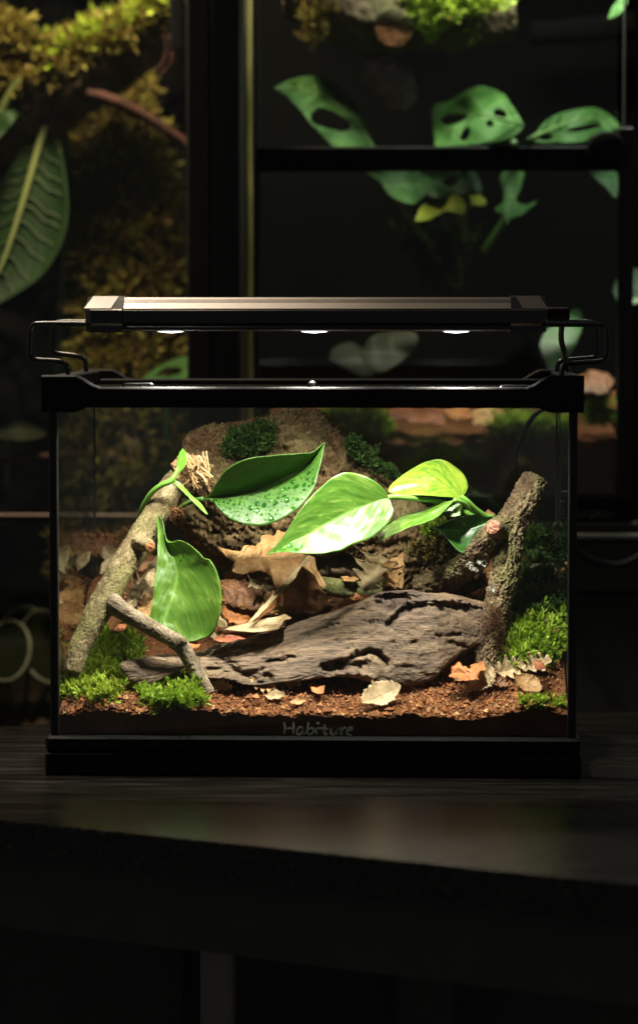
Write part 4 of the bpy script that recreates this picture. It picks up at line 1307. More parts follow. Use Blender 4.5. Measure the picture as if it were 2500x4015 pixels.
# ================================================================== POTHOS
SIGN = 1.0
vine = thing('pothos_vine', P(H5((1300, 960)), .10)[0], 'pothos vine with glossy and yellow leaves reaching over from the rough branch', 'plant')
A = H5((375, 755), (335, 690), (225, 602), (100, 552), (0, 545)) + H4((1250, 562), (1180, 600), (1080, 682), (1000, 765), (900, 892), (820, 1022), (740, 1132), (630, 1245))
M = H5((375, 755), (280, 778), (150, 838), (0, 892)) + H4((1180, 955), (1000, 1060), (880, 1120), (760, 1188), (630, 1245))
B = H5((375, 755), (402, 820), (413, 880), (380, 962), (300, 1042), (200, 1110), (60, 1162)) + H4((1250, 1215), (1080, 1236), (900, 1230), (760, 1216), (630, 1245))
LC = leaf_obj('leaf', *leafpx(A, M, B, .062, .044, .002, -.0125, bulge=.02, crumple=.0006, seed=1.0, nu=56, nv=16, cf=60), 'pothos_pale', vine)
LC['label'] = 'big central leaf with a white sheen on its lower half'
A = H5((1000, 750), (1038, 695), (1048, 640), (1020, 570), (940, 490), (820, 425), (700, 440), (580, 500), (460, 582), (390, 650), (368, 702))
M = H5((1000, 755), (940, 712), (820, 656), (700, 634), (560, 637), (440, 662), (368, 704))
B = H5((998, 768), (900, 752), (760, 738), (620, 732), (500, 735), (410, 724), (368, 706))
LD = leaf_obj('leaf', *leafpx(A, M, B, .092, .074, .022, -.009, bulge=.14, crumple=.0005, seed=2.0, nu=50, nv=14, cf=60), 'pothos_yellow', vine)
LD['label'] = 'yellow variegated leaf on top of the vine'
A = H5((935, 776), (800, 802), (680, 852), (520, 902), (420, 952), (310, 1038), (275, 1140))
M = H5((930, 778), (830, 830), (700, 905), (560, 955), (430, 1015), (330, 1080), (275, 1140))
B = H5((930, 782), (850, 862), (770, 932), (680, 972), (560, 1002), (430, 1062), (330, 1112), (275, 1140))
LE = leaf_obj('leaf', *leafpx(A, M, B, .082, .056, .010, -.006, bulge=.12, crumple=.0004, seed=3.0, nu=46, nv=10), 'pothos_green', vine)
LE2 = leaf_obj('leaf', *poly_leaf(H5((925, 778), (1015, 796), (1005, 840), (980, 862), (985, 912), (930, 925), (815, 910), (870, 860)), plane_y(.088, -.00012, c=H5((930, 850))[0]), nu=20, bulge=.08), 'pothos_green', vine)
A = H5((1310, 912), (1215, 922), (1150, 906), (1040, 912), (900, 952), (762, 1010))
M = H5((1305, 916), (1200, 975), (1090, 1010), (980, 1030), (870, 1030), (762, 1010))
B = H5((1300, 920), (1220, 1030), (1190, 1130), (1085, 1222), (1000, 1215), (940, 1180), (880, 1110), (830, 1058), (762, 1010))
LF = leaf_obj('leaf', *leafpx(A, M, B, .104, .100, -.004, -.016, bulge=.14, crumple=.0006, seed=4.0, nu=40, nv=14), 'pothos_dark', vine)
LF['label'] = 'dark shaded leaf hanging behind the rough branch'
def stem(name, s, Y, r, m, parent, nu=40):
    return tube_obj(name, pxpath(s, Y, r), m, parent, nu, 12)
stem('petiole', H5((350, 765), (420, 752), (520, 760), (650, 772), (820, 800), (950, 860), (1080, 910)), [.066, .067, .070, .078, .090, .10, .106], [.0016, .0019, .0017, .0016, .0017, .002, .002], 'stem_green', vine)
stem('petiole', H5((985, 748), (1040, 790), (1110, 858), (1190, 915), (1280, 960)), [.092, .093, .098, .104, .110], [.0016, .0017, .0018, .0019, .0019], 'stem_green', vine)
stem('petiole', H5((930, 778), (1000, 800), (1060, 850), (1150, 905)), [.082, .088, .096, .104], [.0014, .0015, .0016, .0017], 'stem_green', vine)
stem('vine_stem', H5((1050, 905), (1200, 918), (1320, 980), (1400, 1100)), [.106, .107, .110, .112], [.002, .0022, .0024, .0024], 'stem_green', vine)

vine2 = thing('pothos_vine', P(H3((750, 940)), .10)[0], 'pothos vine twined round the olive branch with a sprout and a droplet covered leaf', 'plant')
A = H4((90, 768), (150, 742), (190, 668), (225, 610), (300, 512), (420, 444), (560, 410), (800, 390), (960, 378), (1020, 374), (1130, 292))
M = H4((90, 770), (190, 746), (400, 712), (600, 656), (800, 576), (960, 482), (1130, 295))
B = H4((90, 776), (180, 786), (240, 862), (330, 942), (450, 986), (540, 1000), (640, 995), (780, 940), (900, 862), (1030, 702), (1080, 540), (1130, 298))
V2, Q2_, uv2 = leafpx(A, M, B, .086, .072, -.016, -.026, bulge=.06, crumple=.0004, seed=5.0, nu=56, nv=16, cf=60)
LB = leaf_obj('leaf', V2, Q2_, uv2, 'pothos_deep', vine2)
LB['label'] = 'deep green leaf covered in water droplets'
# droplets on the lower half of that leaf
def drops(V, uvgrid, nu, nvt, n, sel, name, parent, rmin, rmax):
    G = V.reshape(nu, nvt, 3)
    k = MB()
    placed = []
    tries = 0
    while len(placed) < n and tries < n * 40:
        tries += 1
        u, v = sel()
        r = rmin + (rmax - rmin) * rng.random() ** 3.0
        fi, fj = u * (nu - 1), v * (nvt - 1)
        i, j = min(int(fi), nu - 2), min(int(fj), nvt - 2)
        p = G[i, j] * (1 - fi + i) * (1 - fj + j) + G[i + 1, j] * (fi - i) * (1 - fj + j) + G[i, j + 1] * (1 - fi + i) * (fj - j) + G[i + 1, j + 1] * (fi - i) * (fj - j)
        if any(np.linalg.norm(p - q) < (r + s) * 1.15 for q, s in placed):
            continue
        placed.append((p, r))
        a, b_ = G[i + 1, j] - G[i, j], G[i, j + 1] - G[i, j]
        nn = np.cross(a, b_); nn /= np.linalg.norm(nn)
        if nn @ (CAMP - p) < 0: nn = -nn
        t1 = np.cross(nn, [0.3, .2, .9]); t1 /= np.linalg.norm(t1); t2 = np.cross(nn, t1)
        seg = 12
        wob = 1 + (.16 if r > .0011 else .05) * np.sin(np.arange(seg) * 2 * np.pi / seg * rng.integers(2, 4) + rng.uniform(0, 6))
        V_, Q_ = [], []
        for rr, h in ((1.0, .02), (.93, .22), (.70, .42), (.36, .54)):
            for q in range(seg):
                t = 2 * np.pi * q / seg
                V_.append(p + (t1 * math.cos(t) + t2 * math.sin(t)) * r * rr * wob[q] + nn * (r * h * .95 + .00025))
        V_.append(p + nn * (r * .55 + .00025)); V_.append(p + nn * .00022)
        Q_ = [(a_ * seg + q, a_ * seg + (q + 1) % seg, a_ * seg + seg + (q + 1) % seg, a_ * seg + seg + q) for a_ in range(3) for q in range(seg)]
        T_ = [(4 * seg, 3 * seg + q, 3 * seg + (q + 1) % seg) for q in range(seg)] + [(4 * seg + 1, (q + 1) % seg, q) for q in range(seg)]
        k.add(np.array(V_), Q_, T_)
    o = k.build(name, 'water_drop', parent, True)
    o['kind'] = 'stuff'
    return o
drops(V2, uv2, 56, 33, 130, lambda: (rng.uniform(.10, .82), rng.uniform(.58, .97)), 'water_droplets', LB, .00050, .0027)
A = H3((880, 870), (895, 960), (905, 1080), (905, 1180)) + H7((905, 60), (890, 190), (875, 320), (858, 470), (836, 612), (900, 680), (1000, 735))
M = H3((884, 874), (935, 1010), (975, 1120)) + H7((1020, 40), (1052, 150), (1066, 240), (1040, 370), (1000, 480), (960, 590), (990, 690), (1080, 770))
B = H3((888, 872), (950, 970), (958, 1050), (985, 1135), (1080, 1122), (1200, 1180), (1300, 1280)) + H7((1330, 90), (1400, 205), (1440, 400), (1420, 580), (1362, 715), (1260, 775), (1150, 785))
V3, Q3, uv3 = leafpx(A, M, B, .084, .046, -.006, -.014, bulge=.10, crumple=.0008, seed=6.0, nu=60, nv=16, cf=90)
LA = leaf_obj('leaf', V3, Q3, uv3, 'pothos_green', vine2)
LA['label'] = 'large upright leaf standing behind the side branch'
drops(V3, uv3, 60, 33, 16, lambda: (rng.uniform(.30, .46), rng.uniform(.60, .95)), 'water_droplets', LA, .0004, .0011)
Gc = np.asarray([[v.co[:] for v in LC.data.vertices]])[0]
drops(Gc, None, 56, 33, 14, lambda: (rng.uniform(.66, .95), rng.uniform(.60, .97)), 'water_droplets', LC, .0005, .0022)
# sprout
stem('sprout_stem', H3((745, 950), (780, 840), (850, 722), (930, 655), (1010, 618), (1055, 560), (1075, 500)), [.100, .092, .084, .080, .079, .080, .081], [.0017, .0018, .0018, .0017, .0019, .0015, .0009], 'stem_green', vine2)
A = H3((1062, 560), (1066, 470), (1082, 392), (1115, 340)); B = H3((1075, 560), (1110, 525), (1150, 465), (1157, 400), (1115, 340)); M = H3((1068, 560), (1088, 490), (1105, 420), (1115, 340))
leaf_obj('leaf', *leafpx(A, M, B, .080, .084, .002, -.003, nu=24, nv=6), 'sprout_green', vine2)
A = H3((1050, 612), (1090, 632), (1180, 732), (1270, 812), (1326, 898)); B = H3((1042, 640), (1100, 692), (1200, 792), (1280, 872), (1322, 906)); M = H3((1046, 626), (1096, 664), (1190, 762), (1276, 842), (1325, 902))
leaf_obj('leaf', *leafpx(A, M, B, .079, .066, .003, -.003, nu=24, nv=6), 'sprout_green', vine2)
stem('petiole', H4((100, 772), (60, 775), (0, 790), (-80, 830), (-170, 880)), [.084, .086, .090, .094, .098], [.0016, .0015, .0014, .0015, .0016], 'stem_dark', vine2)

# ================================================================== DRY LEAVES
def dry(poly, Yf, m, label, group=None, parent=None, name='dry_leaf', crumple=.0018, jag=.12, seed=None, nu=64, nv=8, bulge=.16, cf=110):
    seed = rng.uniform(0, 50) if seed is None else seed
    V, Q, uv = poly_leaf(poly, Yf, nu=nu, nv=nv, crumple=crumple, jag=jag, seed=seed, bulge=bulge, cf=cf)
    o = leaf_obj(name, V, Q, uv, m, parent, .0002)
    if parent is None:
        tag(o, label, 'dry leaf', group)
    return o
def stand(Y0, ky=0.0, kx=0.0, c=None, wob=.0):
    return plane_y(Y0, ky, kx, c, wob, rng.uniform(0, 9))
def ground(lift=.0015, curl=.0):
    def f(s):
        p = gp(s)
        c = p.mean(0)
        # settle the blade as a plane through the soil under it, then let it curl
        Amat = np.column_stack([p[:, 0], p[:, 1], np.ones(len(p))])
        k_ = .35
        z = soilz(np.full(1, c[0]), np.full(1, c[1]), False)[0] + k_ * (p[:, 1] - c[1])
        d = np.linalg.norm(p[:, :2] - c[:2], axis=1)
        return np.column_stack([p[:, 0], p[:, 1], z + lift + curl * (d / .01) ** 2 * .001])
    return f
def fallen(px, py, L, W, yaw, pitch, fold, bend, kind, m, label, lift=.0, group=None, Y=None, roll=0.0, name='dry_leaf'):
    """one dead leaf: lobed or toothed outline, folded along its midrib, bent along its length, with a stalk"""
    n = 72
    u = np.linspace(0, 1, n)
    ph = rng.uniform(0, 6)
    base = np.sin(np.pi * np.clip(u, 0, 1) ** .85) ** .75
    def edge(sd):
        if kind == 'oak':
            f = 1 + .42 * np.sin(2 * np.pi * 4.2 * u + ph + sd * .6)
        elif kind == 'tooth':
            f = 1 + .16 * np.abs(((u * 9 + ph) % 1) - .5) * 2
        else:
            f = 1 + .10 * np.sin(2 * np.pi * 2 * u + ph + sd)
        f = f * (1 + .08 * rng.normal(size=n))
        wv = W * .5 * base * f
        x = L * (u - .5) + wv * .25
        z = fold * wv + bend * L * (2 * u - 1) ** 2 * .25
        return np.stack([x, sd * wv, z], 1)
    M = np.stack([L * (u - .5), u * 0, bend * L * (2 * u - 1) ** 2 * .25], 1)
    A, B = edge(-1), edge(1)
    Rm = np.array((Matrix.Rotation(pitch, 3, 'X') @ Matrix.Rotation(yaw, 3, 'Z') @ Matrix.Rotation(roll, 3, 'X')))
    c = gp(Dp((px, py)))[0] if Y is None else P(Dp((px, py)), Y)[0]
    c = c + [0, -.001, lift + .0012 + .38 * W * math.sin(pitch)]
    V, Q, uv = blade(A, M, B, nu=n, nv=6, bulge=.10, crumple=L * .045, seed=rng.uniform(0, 40), cf=2.2 / L)
    o = leaf_obj(name, V @ Rm.T + c, Q, uv, m, None, .00016)
    return tag(o, label, 'dry leaf', group)
c0 = H8((600, 200))[0]
dry(H4((220, 1175), (330, 1205), (425, 1218), (440, 1182), (515, 1158), (555, 1180), (560, 1148), (612, 1135), (585, 1090), (640, 1072), (705, 1096), (728, 1042), (785, 1062), (860, 1150), (960, 1260)) +
    H8((900, 210), (800, 330), (720, 345), (690, 260), (590, 190), (500, 215), (400, 232), (345, 205), (350, 165), (420, 140), (330, 105)),
    stand(.098, -.00015, c=c0, wob=.003), 'dry_tan', 'large tan oak leaf with wavy lobes standing under the big glossy pothos leaf', crumple=.0013, jag=.035, nu=150, nv=12)
fl = thing('dry_leaf', P(H8((800, 640)), .072)[0], 'big folded brown leaf with a pale creased edge behind the driftwood', 'dry leaf')
c1 = H8((760, 400))[0]
dry(H8((470, 638), (600, 490), (730, 350), (880, 180), (980, 62), (1042, 78), (1030, 112), (940, 152), (900, 232), (772, 362), (742, 392), (600, 545), (505, 632)), stand(.074, -.00022, c=c1), 'dry_pale', '', parent=fl, name='fold', crumple=.0005, jag=.02, nu=44, nv=5)
dry(H8((935, 150), (1040, 222), (1092, 330), (1140, 395), (1200, 500), (1100, 590), (940, 650), (800, 670), (790, 540), (770, 385), (860, 280)), stand(.080, .00004, c=c1, wob=.002), 'dry_brown', '', parent=fl, name='blade', crumple=.0012, jag=.03)
dry(H8((1040, 72), (1062, 180), (1142, 312), (1120, 340), (1080, 320), (1030, 240), (940, 152)), stand(.083, -.00010, c=c1), 'dry_tan', '', parent=fl, name='rear_lobe', crumple=.0006, jag=.03)
dry(H8((505, 640), (600, 545), (742, 400), (765, 385), (745, 470), (640, 560), (560, 610)), stand(.078, -.00005, c=c1), 'dry_orange', '', parent=fl, name='inner_side', crumple=.0006, jag=.02)
c2 = H8((560, 660))[0]
dry(H8((270, 692), (360, 662), (500, 636), (660, 602), (800, 568), (850, 592), (790, 615), (745, 690), (600, 722), (450, 716), (340, 702)), stand(.056, -.00042, c=c2), 'dry_pale', 'pale curled leaf gleaming along the upper edge of the driftwood', crumple=.0006, jag=.03, nu=40, bulge=.25)
dry(H8((180, 770), (270, 712), (450, 725), (560, 722), (460, 770), (320, 800), (220, 790)), stand(.058, -.00025, c=c2), 'dry_red', 'rust red leaf tucked below the pale curled leaf at the driftwood', crumple=.001)
dry(H8((470, 212), (500, 262), (540, 270), (610, 300), (590, 345), (545, 352), (520, 320), (470, 340), (500, 290)), stand(.082, -.0002, c=H8((540, 290))[0]), 'dry_olive', 'small lobed pale leaf below the large tan oak leaf', crumple=.0008, jag=.1)
dry(H8((245, 255), (330, 265), (460, 275), (600, 330), (620, 420), (560, 500), (430, 520), (300, 480), (250, 380)), stand(.090, -.0002, c=H8((420, 380))[0], wob=.004), 'dry_brown', 'crumpled dark brown leaf beside the upright pothos leaf', crumple=.0028)
dry(H8((270, 480), (400, 515), (560, 500), (590, 520), (520, 600), (420, 650), (320, 640), (262, 560)), stand(.080, -.0003, c=H8((420, 570))[0], wob=.003), 'dry_orange', 'orange brown leaf with a curled rim beside the upright pothos leaf', crumple=.0022)
dry(H8((600, 340), (700, 400), (790, 500), (800, 570), (720, 560), (640, 520), (600, 430)), stand(.088, -.00025, c=H8((700, 460))[0], wob=.003), 'dry_tan', 'tan leaf half hidden behind the pale fold of the big brown leaf', crumple=.0018)
dry(H8((235, 560), (300, 640), (310, 670), (230, 668), (215, 640)), stand(.060, -.0004, c=H8((260, 620))[0]), 'dry_olive', 'small olive tan leaf at the lower rim of the upright pothos leaf', crumple=.0008)
dry(H8((150, 760), (230, 690), (270, 715), (190, 765)), stand(.054, -.0004, c=H8((200, 730))[0]), 'dry_olive', 'wet olive leaf scrap at the foot of the upright pothos leaf', crumple=.0008)
dry(H8((-20, 850), (-10, 800), (60, 760), (90, 800), (60, 850)), stand(.048, -.0004, c=H8((40, 800))[0]), 'dry_orange', 'small orange leaf by the knot of the side branch', crumple=.001)
# right of centre
dry(J1((350, 120), (420, 80), (495, 35), (500, 130), (515, 150), (490, 190), (505, 260), (490, 350), (430, 330), (395, 300), (410, 220), (370, 160)), stand(.108, -.0001, c=J1((440, 200))[0]), 'dry_tan', 'upright tan leaf standing against the cork log above the driftwood', crumple=.001, jag=.06)
fallen(884, 1388, .027, .018, math.radians(70), math.radians(75), .5, .5, 'oak', 'dry_olive', 'grey tan folded leaf on the upper edge of the driftwood', Y=.088)
fallen(926, 1386, .020, .013, math.radians(110), math.radians(75), .4, .4, 'oak', 'dry_tan', 'small tan lobed leaf beside the upright tan leaf', Y=.094)
fallen(912, 1366, .018, .010, math.radians(20), math.radians(60), .4, .4, 'tooth', 'dry_brown', 'dark brown leaf scrap lying below the cork log', Y=.104)
dry(J1((-60, 500), (-40, 450), (40, 430), (90, 370), (150, 400), (200, 390), (210, 420), (120, 470), (40, 510)), stand(.080, -.0003, c=J1((80, 440))[0], wob=.003), 'dry_orange', 'crumbly orange leaf behind the crest of the driftwood', crumple=.002, jag=.2)
dry(H8((1265, 235), (1320, 230), (1350, 255), (1390, 235), (1420, 265), (1380, 285), (1290, 275)), stand(.112, -.0004, c=H8((1340, 260))[0]), 'dry_tan', 'serrated tan leaf on top of the short greenish log', crumple=.0008, jag=.15)
# leaves behind the forked branch
dry(H7((640, 450), (690, 330), (760, 240), (800, 200), (790, 300), (770, 400), (720, 500), (660, 500)), stand(.080, -.0002, c=H7((720, 360))[0]), 'dry_olive', 'yellowish brown leaf standing behind the fork of the olive branch', crumple=.0012)
dry(H7((790, 260), (830, 130), (900, 60), (890, 200), (870, 330), (830, 340)), stand(.086, -.0002, c=H7((840, 200))[0]), 'dry_olive', 'narrow yellowish leaf between olive branch and upright pothos leaf', crumple=.001)
dry(H7((720, 470), (800, 380), (870, 430), (850, 600), (790, 590), (740, 530)), stand(.070, -.0003, c=H7((790, 490))[0]), 'dry_tan', 'brown leaf at the lower rim of the upright leaf above the side branch', crumple=.0016)
dry(H7((390, 290), (470, 282), (440, 320), (420, 316)), stand(.105, -.0003, c=H7((430, 300))[0]), 'dry_olive', 'pointed leaf tip poking out beside the olive branch', crumple=.0004)
dry(H7((320, 470), (350, 430), (380, 440), (345, 480)), stand(.10, -.0003, c=H7((350, 450))[0]), 'dry_olive', 'small yellow leaf tip behind the lower olive branch', crumple=.0004)
dry(H7((205, 150), (225, 90), (290, 40), (345, 20), (330, 90), (290, 150), (240, 185)), stand(.165, -.0002, c=H7((270, 110))[0]), 'dry_olive', 'broad ochre leaf in the rear corner behind the forked branch', crumple=.001)
dry(H3((540, 1290), (570, 1190), (640, 1120), (740, 1070), (720, 1150), (660, 1240), (590, 1300)), stand(.150, -.0002, c=H3((640, 1190))[0]), 'dry_olive', 'ochre leaf leaning on the rear glass behind the olive branch', crumple=.001)
dry(H7((410, 215), (430, 120), (480, 70), (545, 30), (540, 120), (500, 180)), stand(.140, -.0002, c=H7((480, 130))[0]), 'dry_olive', 'ochre leaf behind the olive branch below the rear corner fibres', crumple=.001)
dry(H7((500, 700), (560, 640), (640, 650), (620, 700), (560, 720)), stand(.055, -.0004, c=H7((560, 690))[0]), 'dry_red', 'dark red leaf scrap under the fork of the olive branch', crumple=.001)
# on the soil in front
R = math.radians
fallen(540, 1617, .016, .009, R(15), R(48), .3, .5, 'tooth', 'dry_pale', 'pale pinkish leaf at the tip of the side branch')
fallen(528, 1640, .013, .007, R(160), R(48), .4, .4, 'oak', 'dry_pale', 'pale leaf lying beside the moss cushion and side branch foot')
fallen(625, 1640, .017, .009, R(-20), R(48), .5, .6, 'oak', 'dry_tan', 'sandy leaf half buried in the soil left of the white chip')
fallen(672, 1634, .022, .008, R(-12), R(48), .5, .5, 'oak', 'dry_pale', 'curled yellow pale leaf on the soil left of the orange curl')
fallen(652, 1662, .012, .007, R(8), R(48), .3, .3, 'plain', 'dry_pale', 'small white leaf chip at the centre of the bare soil')
fallen(706, 1674, .010, .006, R(10), R(25), .2, .2, 'plain', 'dry_tan', 'faint tan leaf chip near the front glass above the lettering')
dry(H8((985, 1150), (1040, 1140), (1130, 1158), (1120, 1230), (1060, 1245), (1020, 1215)), stand(.030, -.0003, c=H8((1060, 1190))[0], wob=.002), 'dry_orange', 'bright orange curled leaf standing on the bare soil', crumple=.0012)
fallen(902, 1672, .0265, .0155, R(30), R(46), .35, .45, 'tooth', 'dry_pale', 'broad pale yellow leaf flat on the soil before the driftwood')
fallen(872, 1626, .009, .005, R(5), R(30), .4, .5, 'plain', 'dry_orange', 'small orange brown leaf chip below the hollow of the driftwood')
fallen(905, 1640, .012, .003, R(10), R(20), .3, .3, 'plain', 'dry_tan', 'tan sliver of leaf beside the orange brown chip')
dry(J1((880, 1090), (905, 1040), (900, 1010), (930, 1005), (960, 968), (975, 1005), (1010, 1000), (1040, 1030), (1070, 985), (1110, 975), (1190, 950), (1180, 990), (1200, 1030), (1150, 1060), (1130, 1100), (1040, 1125), (950, 1120)), stand(.036, -.00030, c=J1((1040, 1060))[0], wob=.003), 'dry_orange', 'orange brown toothed leaf standing at the foot of the rough branch', crumple=.0018, jag=.12, nu=100)
fallen(1062, 1603, .020, .007, R(-22), R(52), .6, .6, 'tooth', 'dry_orange', 'narrow orange leaf lying against the end of the driftwood')
fallen(1150, 1606, .014, .008, R(30), R(52), .6, .5, 'oak', 'dry_red', 'dark red leaf between the orange and the long pale leaf')
fallen(1122, 1622, .024, .007, R(4), R(25), .4, .4, 'tooth', 'dry_tan', 'thin tan leaf edge in front of the orange toothed leaf')
fallen(1138, 1636, .022, .015, R(48), R(55), .5, .5, 'tooth', 'dry_pale', 'whitish curled leaf lying in front of the orange leaves')
fallen(1208, 1606, .020, .011, R(14), R(52), .5, .4, 'oak', 'dry_pale', 'pale leaf with a ragged edge below the star moss cushion')
fallen(1262, 1594, .024, .011, R(8), R(52), .5, .5, 'oak', 'dry_pale', 'long yellow pale leaf next to the rust brown tip at the star moss')
dry(J2((625, 960), (690, 952), (740, 1025), (680, 1030), (640, 1020)), stand(.040, -.0003, c=J2((680, 1000))[0]), 'dry_red', 'rust brown leaf tip at the lower edge of the star moss', crumple=.0008)
fallen(1252, 1640, .019, .012, R(-35), R(45), .3, .4, 'tooth', 'dry_tan', 'veined tan leaf lying above the low pale moss strip')
fallen(1226, 1656, .008, .004, R(25), R(30), .3, .3, 'plain', 'dry_orange', 'tiny orange leaf scrap beside the low pale moss strip')
fallen(1182, 1632, .013, .007, R(-30), R(30), .5, .5, 'oak', 'dry_brown', 'small brown lobed leaf right of the whitish curled leaf')
fallen(1010, 1612, .012, .006, R(-15), R(35), .5, .5, 'tooth', 'dry_brown', 'brown leaf half under the lower edge of the driftwood')
# litter heaps that read as a mass of alike leaves
CN = {'dry_tan': 'tan', 'dry_orange': 'orange brown', 'dry_brown': 'dark brown', 'dry_olive': 'olive grey', 'dry_pale': 'pale'}
KN = {'oak': 'lobed', 'tooth': 'toothed', 'plain': 'smooth edged'}
for n_, x0, x1, y0, y1, l0, l1, kinds, mats, where, grp in (
        (16, 535, 770, 1375, 1490, .024, .042, ('oak', 'oak', 'tooth'), ('dry_tan', 'dry_orange', 'dry_brown', 'dry_tan'), 'in the heap between driftwood and cork log', 'leaf heap behind the driftwood'),
        (9, 150, 345, 1330, 1490, .016, .026, ('oak', 'tooth', 'plain'), ('dry_olive', 'dry_tan', 'dry_brown', 'dry_tan'), 'in the litter behind the forked olive branch', 'leaf litter behind the forked branch'),
        (5, 845, 985, 1372, 1420, .014, .022, ('oak', 'tooth'), ('dry_tan', 'dry_orange', 'dry_olive'), 'on the litter behind the hollow of the driftwood', 'leaf litter behind the driftwood hollow')):
    for q in range(n_):
        kd, mt_ = kinds[q % len(kinds)], mats[q % len(mats)]
        fallen(rng.uniform(x0, x1), rng.uniform(y0, y1), rng.uniform(l0, l1), rng.uniform(l0, l1) * .58, rng.uniform(0, 6.28), R(rng.uniform(45, 82)), rng.uniform(.1, .7), rng.uniform(-.5, .7),
               kd, mt_, CN[mt_] + ' ' + KN[kd] + ' dead leaf ' + where, rng.uniform(.001, .005), grp)
# rear right
dry(J2((530, 25), (560, 60), (610, 140), (590, 140), (550, 80)), stand(.125, -.0002, c=J2((570, 80))[0]), 'dry_tan', 'thin tan leaf strip behind the upright rough branch', crumple=.0004)
dry(J2((595, 165), (620, 135), (700, 130), (660, 150), (610, 172)), stand(.13, -.0004, c=J2((640, 150))[0]), 'dry_pale', 'pale curled leaf in the moss behind the rough branch', crumple=.0005)
dry(J2((760, 150), (780, 110), (800, 120), (795, 180), (775, 195)), stand(.165, -.0002, c=J2((780, 150))[0]), 'dry_tan', 'small tan leaf against the rear corner of the side glass', crumple=.0004)
dry(H5((1180, 890), (1215, 855), (1280, 905), (1200, 912)), stand(.125, -.0003, c=H5((1220, 890))[0]), 'dry_tan', 'tan leaf corner above the dark pothos leaf', crumple=.0006)
# tiny crumbs of leaf: nothing tells them apart
for _ in range(64):
    x, y = rng.uniform(-.10, .145), rng.uniform(.008, .036)
    z = soilz(np.array([x]), np.array([y]))[0] + .0009
    r = rng.uniform(.0007, .0016) + .0022 * rng.random() ** 5
    a = np.sort(rng.uniform(0, 6.28, 6))
    ring = np.stack([x + r * np.cos(a) * rng.uniform(.7, 1.3, 6), y + r * np.sin(a) * 1.2, z + rng.uniform(-.0004, .0006, 6)], 1)
    V = np.vstack([[x, y, z + .0004], ring])
    mt_ = ['dry_pale', 'dry_tan', 'dry_orange'][int(rng.integers(3))]
    me = mesh('leaf_scrap', V, np.array([(0, 1 + i, 1 + (i + 1) % 6) for i in range(6)]), mt_, False, uv=np.full((7, 2), .3))
    o = obj('leaf_scrap', me)
    md = o.modifiers.new('thickness', 'SOLIDIFY'); md.thickness = .0002
    tag(o, 'tiny ' + CN[mt_] + ' leaf scrap among the soil crumbs near the front glass', 'leaf scrap', 'tiny leaf scraps on the soil')

# ================================================================== BACKGROUND: RIGHT TANK (0.5 m behind)
YR = 0.50
rt = thing('terrarium', (0.1, YR + .1, 0.1), 'dark terrarium behind with hole leaved plants above a black crossbar', 'terrarium')
def pb(nm, m, parent, r, Y, dep, b=.0015):
    return box(nm, m, parent, *boxpx(*r, Y, dep), b=b)
pb('cross_bar', 'black_plastic', rt, (604, 346, 1470, 404), YR, .016)
pb('corner_post', 'silicone', rt, (598, -60, 613, 1170), YR, .012)
pb('corner_post', 'silicone', rt, (1464, 300, 1500, 1270), YR, .012)
pb('bottom_rim', 'black_plastic', rt, (598, 1172, 1500, 1236), YR - .003, .016)
pb('glass_edge', 'ledge_metal', rt, (1478, -60, 1483, 306), YR + .001, .004, .0005)
pb('front_pane', 'clear_glass', rt, (614, -60, 1463, 345), YR + .004, .003, 0)
pb('front_pane', 'clear_glass', rt, (614, 405, 1463, 1171), YR + .004, .003, 0)
kx = P(Dp((1437, 357)), YR - .008)[0]
kr = 46 * 1.65344 * mpp(YR)
tube_obj('round_lock', np.array([[kx[0], YR - .010, kx[2], kr * .9], [kx[0], YR - .008, kx[2], kr], [kx[0], YR - .001, kx[2], kr]]), 'black_plastic', rt, 12, 36)
pb('back_wall', 'void_black', rt, (560, -400, 1560, 1250), YR + .215, .01)
pb('top_cover', 'dark_cabinet', rt, (560, -420, 1560, -405), YR - .0, .215)
# soil bed of that tank, seen at its front
def bed(name, parent, x0, x1, y0, y1, z0, zt, m, amp=.004):
    nx, ny = 90, 30
    X, Y = np.meshgrid(np.linspace(x0, x1, nx), np.linspace(y0, y1, ny))
    Z = zt + amp * fbm(np.stack([X * 60, Y * 60, X * 0], -1).reshape(-1, 3), 4).reshape(X.shape) + (Y - y0) * .10
    V = np.stack([X, Y, Z], -1).reshape(-1, 3)
    fr_ = V[:nx].copy(); fr_[:, 2] = z0
    i = np.arange(ny - 1)[:, None] * nx; j = np.arange(nx - 1)[None]
    Q = np.stack([i + j, i + j + 1, i + nx + j + 1, i + nx + j], -1).reshape(-1, 4)
    a = np.arange(nx - 1)
    Q2 = np.stack([len(V) + a, len(V) + a + 1, len(V) + nx + a + 1, len(V) + nx + a], 1)
    return obj(name, mesh(name, np.vstack([V, fr_, V[:nx]]), [Q, Q2], m), parent)
bx = boxpx(614, 1040, 1463, 1171, YR + .0085, .2)
bsoil = bed('soil_bed', None, bx[0], bx[1], bx[2], YR + .21, bx[4], bx[5] - .002, 'soil')
tag(bsoil, 'dark soil bed inside the terrarium standing behind', 'soil', kind='structure')
p0 = P(Dp((958, 1062)), YR)[0]
pk = P(KL((220, 306)), 0.0)[0]
lettering(rt, YR - .0006 + .0038, 'lettering_dim', (p0[0] - pk[0], p0[2] - pk[2]))
def bgsurf(Y0, Y1):
    return lambda s: P(s, rng.uniform(Y0, Y1, len(s)))
moss_patch(Dp((750, 1000), (800, 970), (870, 980), (935, 1000), (935, 1040), (850, 1045), (770, 1035)), 420, 'moss_lime', 'pale moss on the soil bed behind the crest of the cork log', surf=bgsurf(YR + .012, YR + .03), h=.008, lw=.0010)
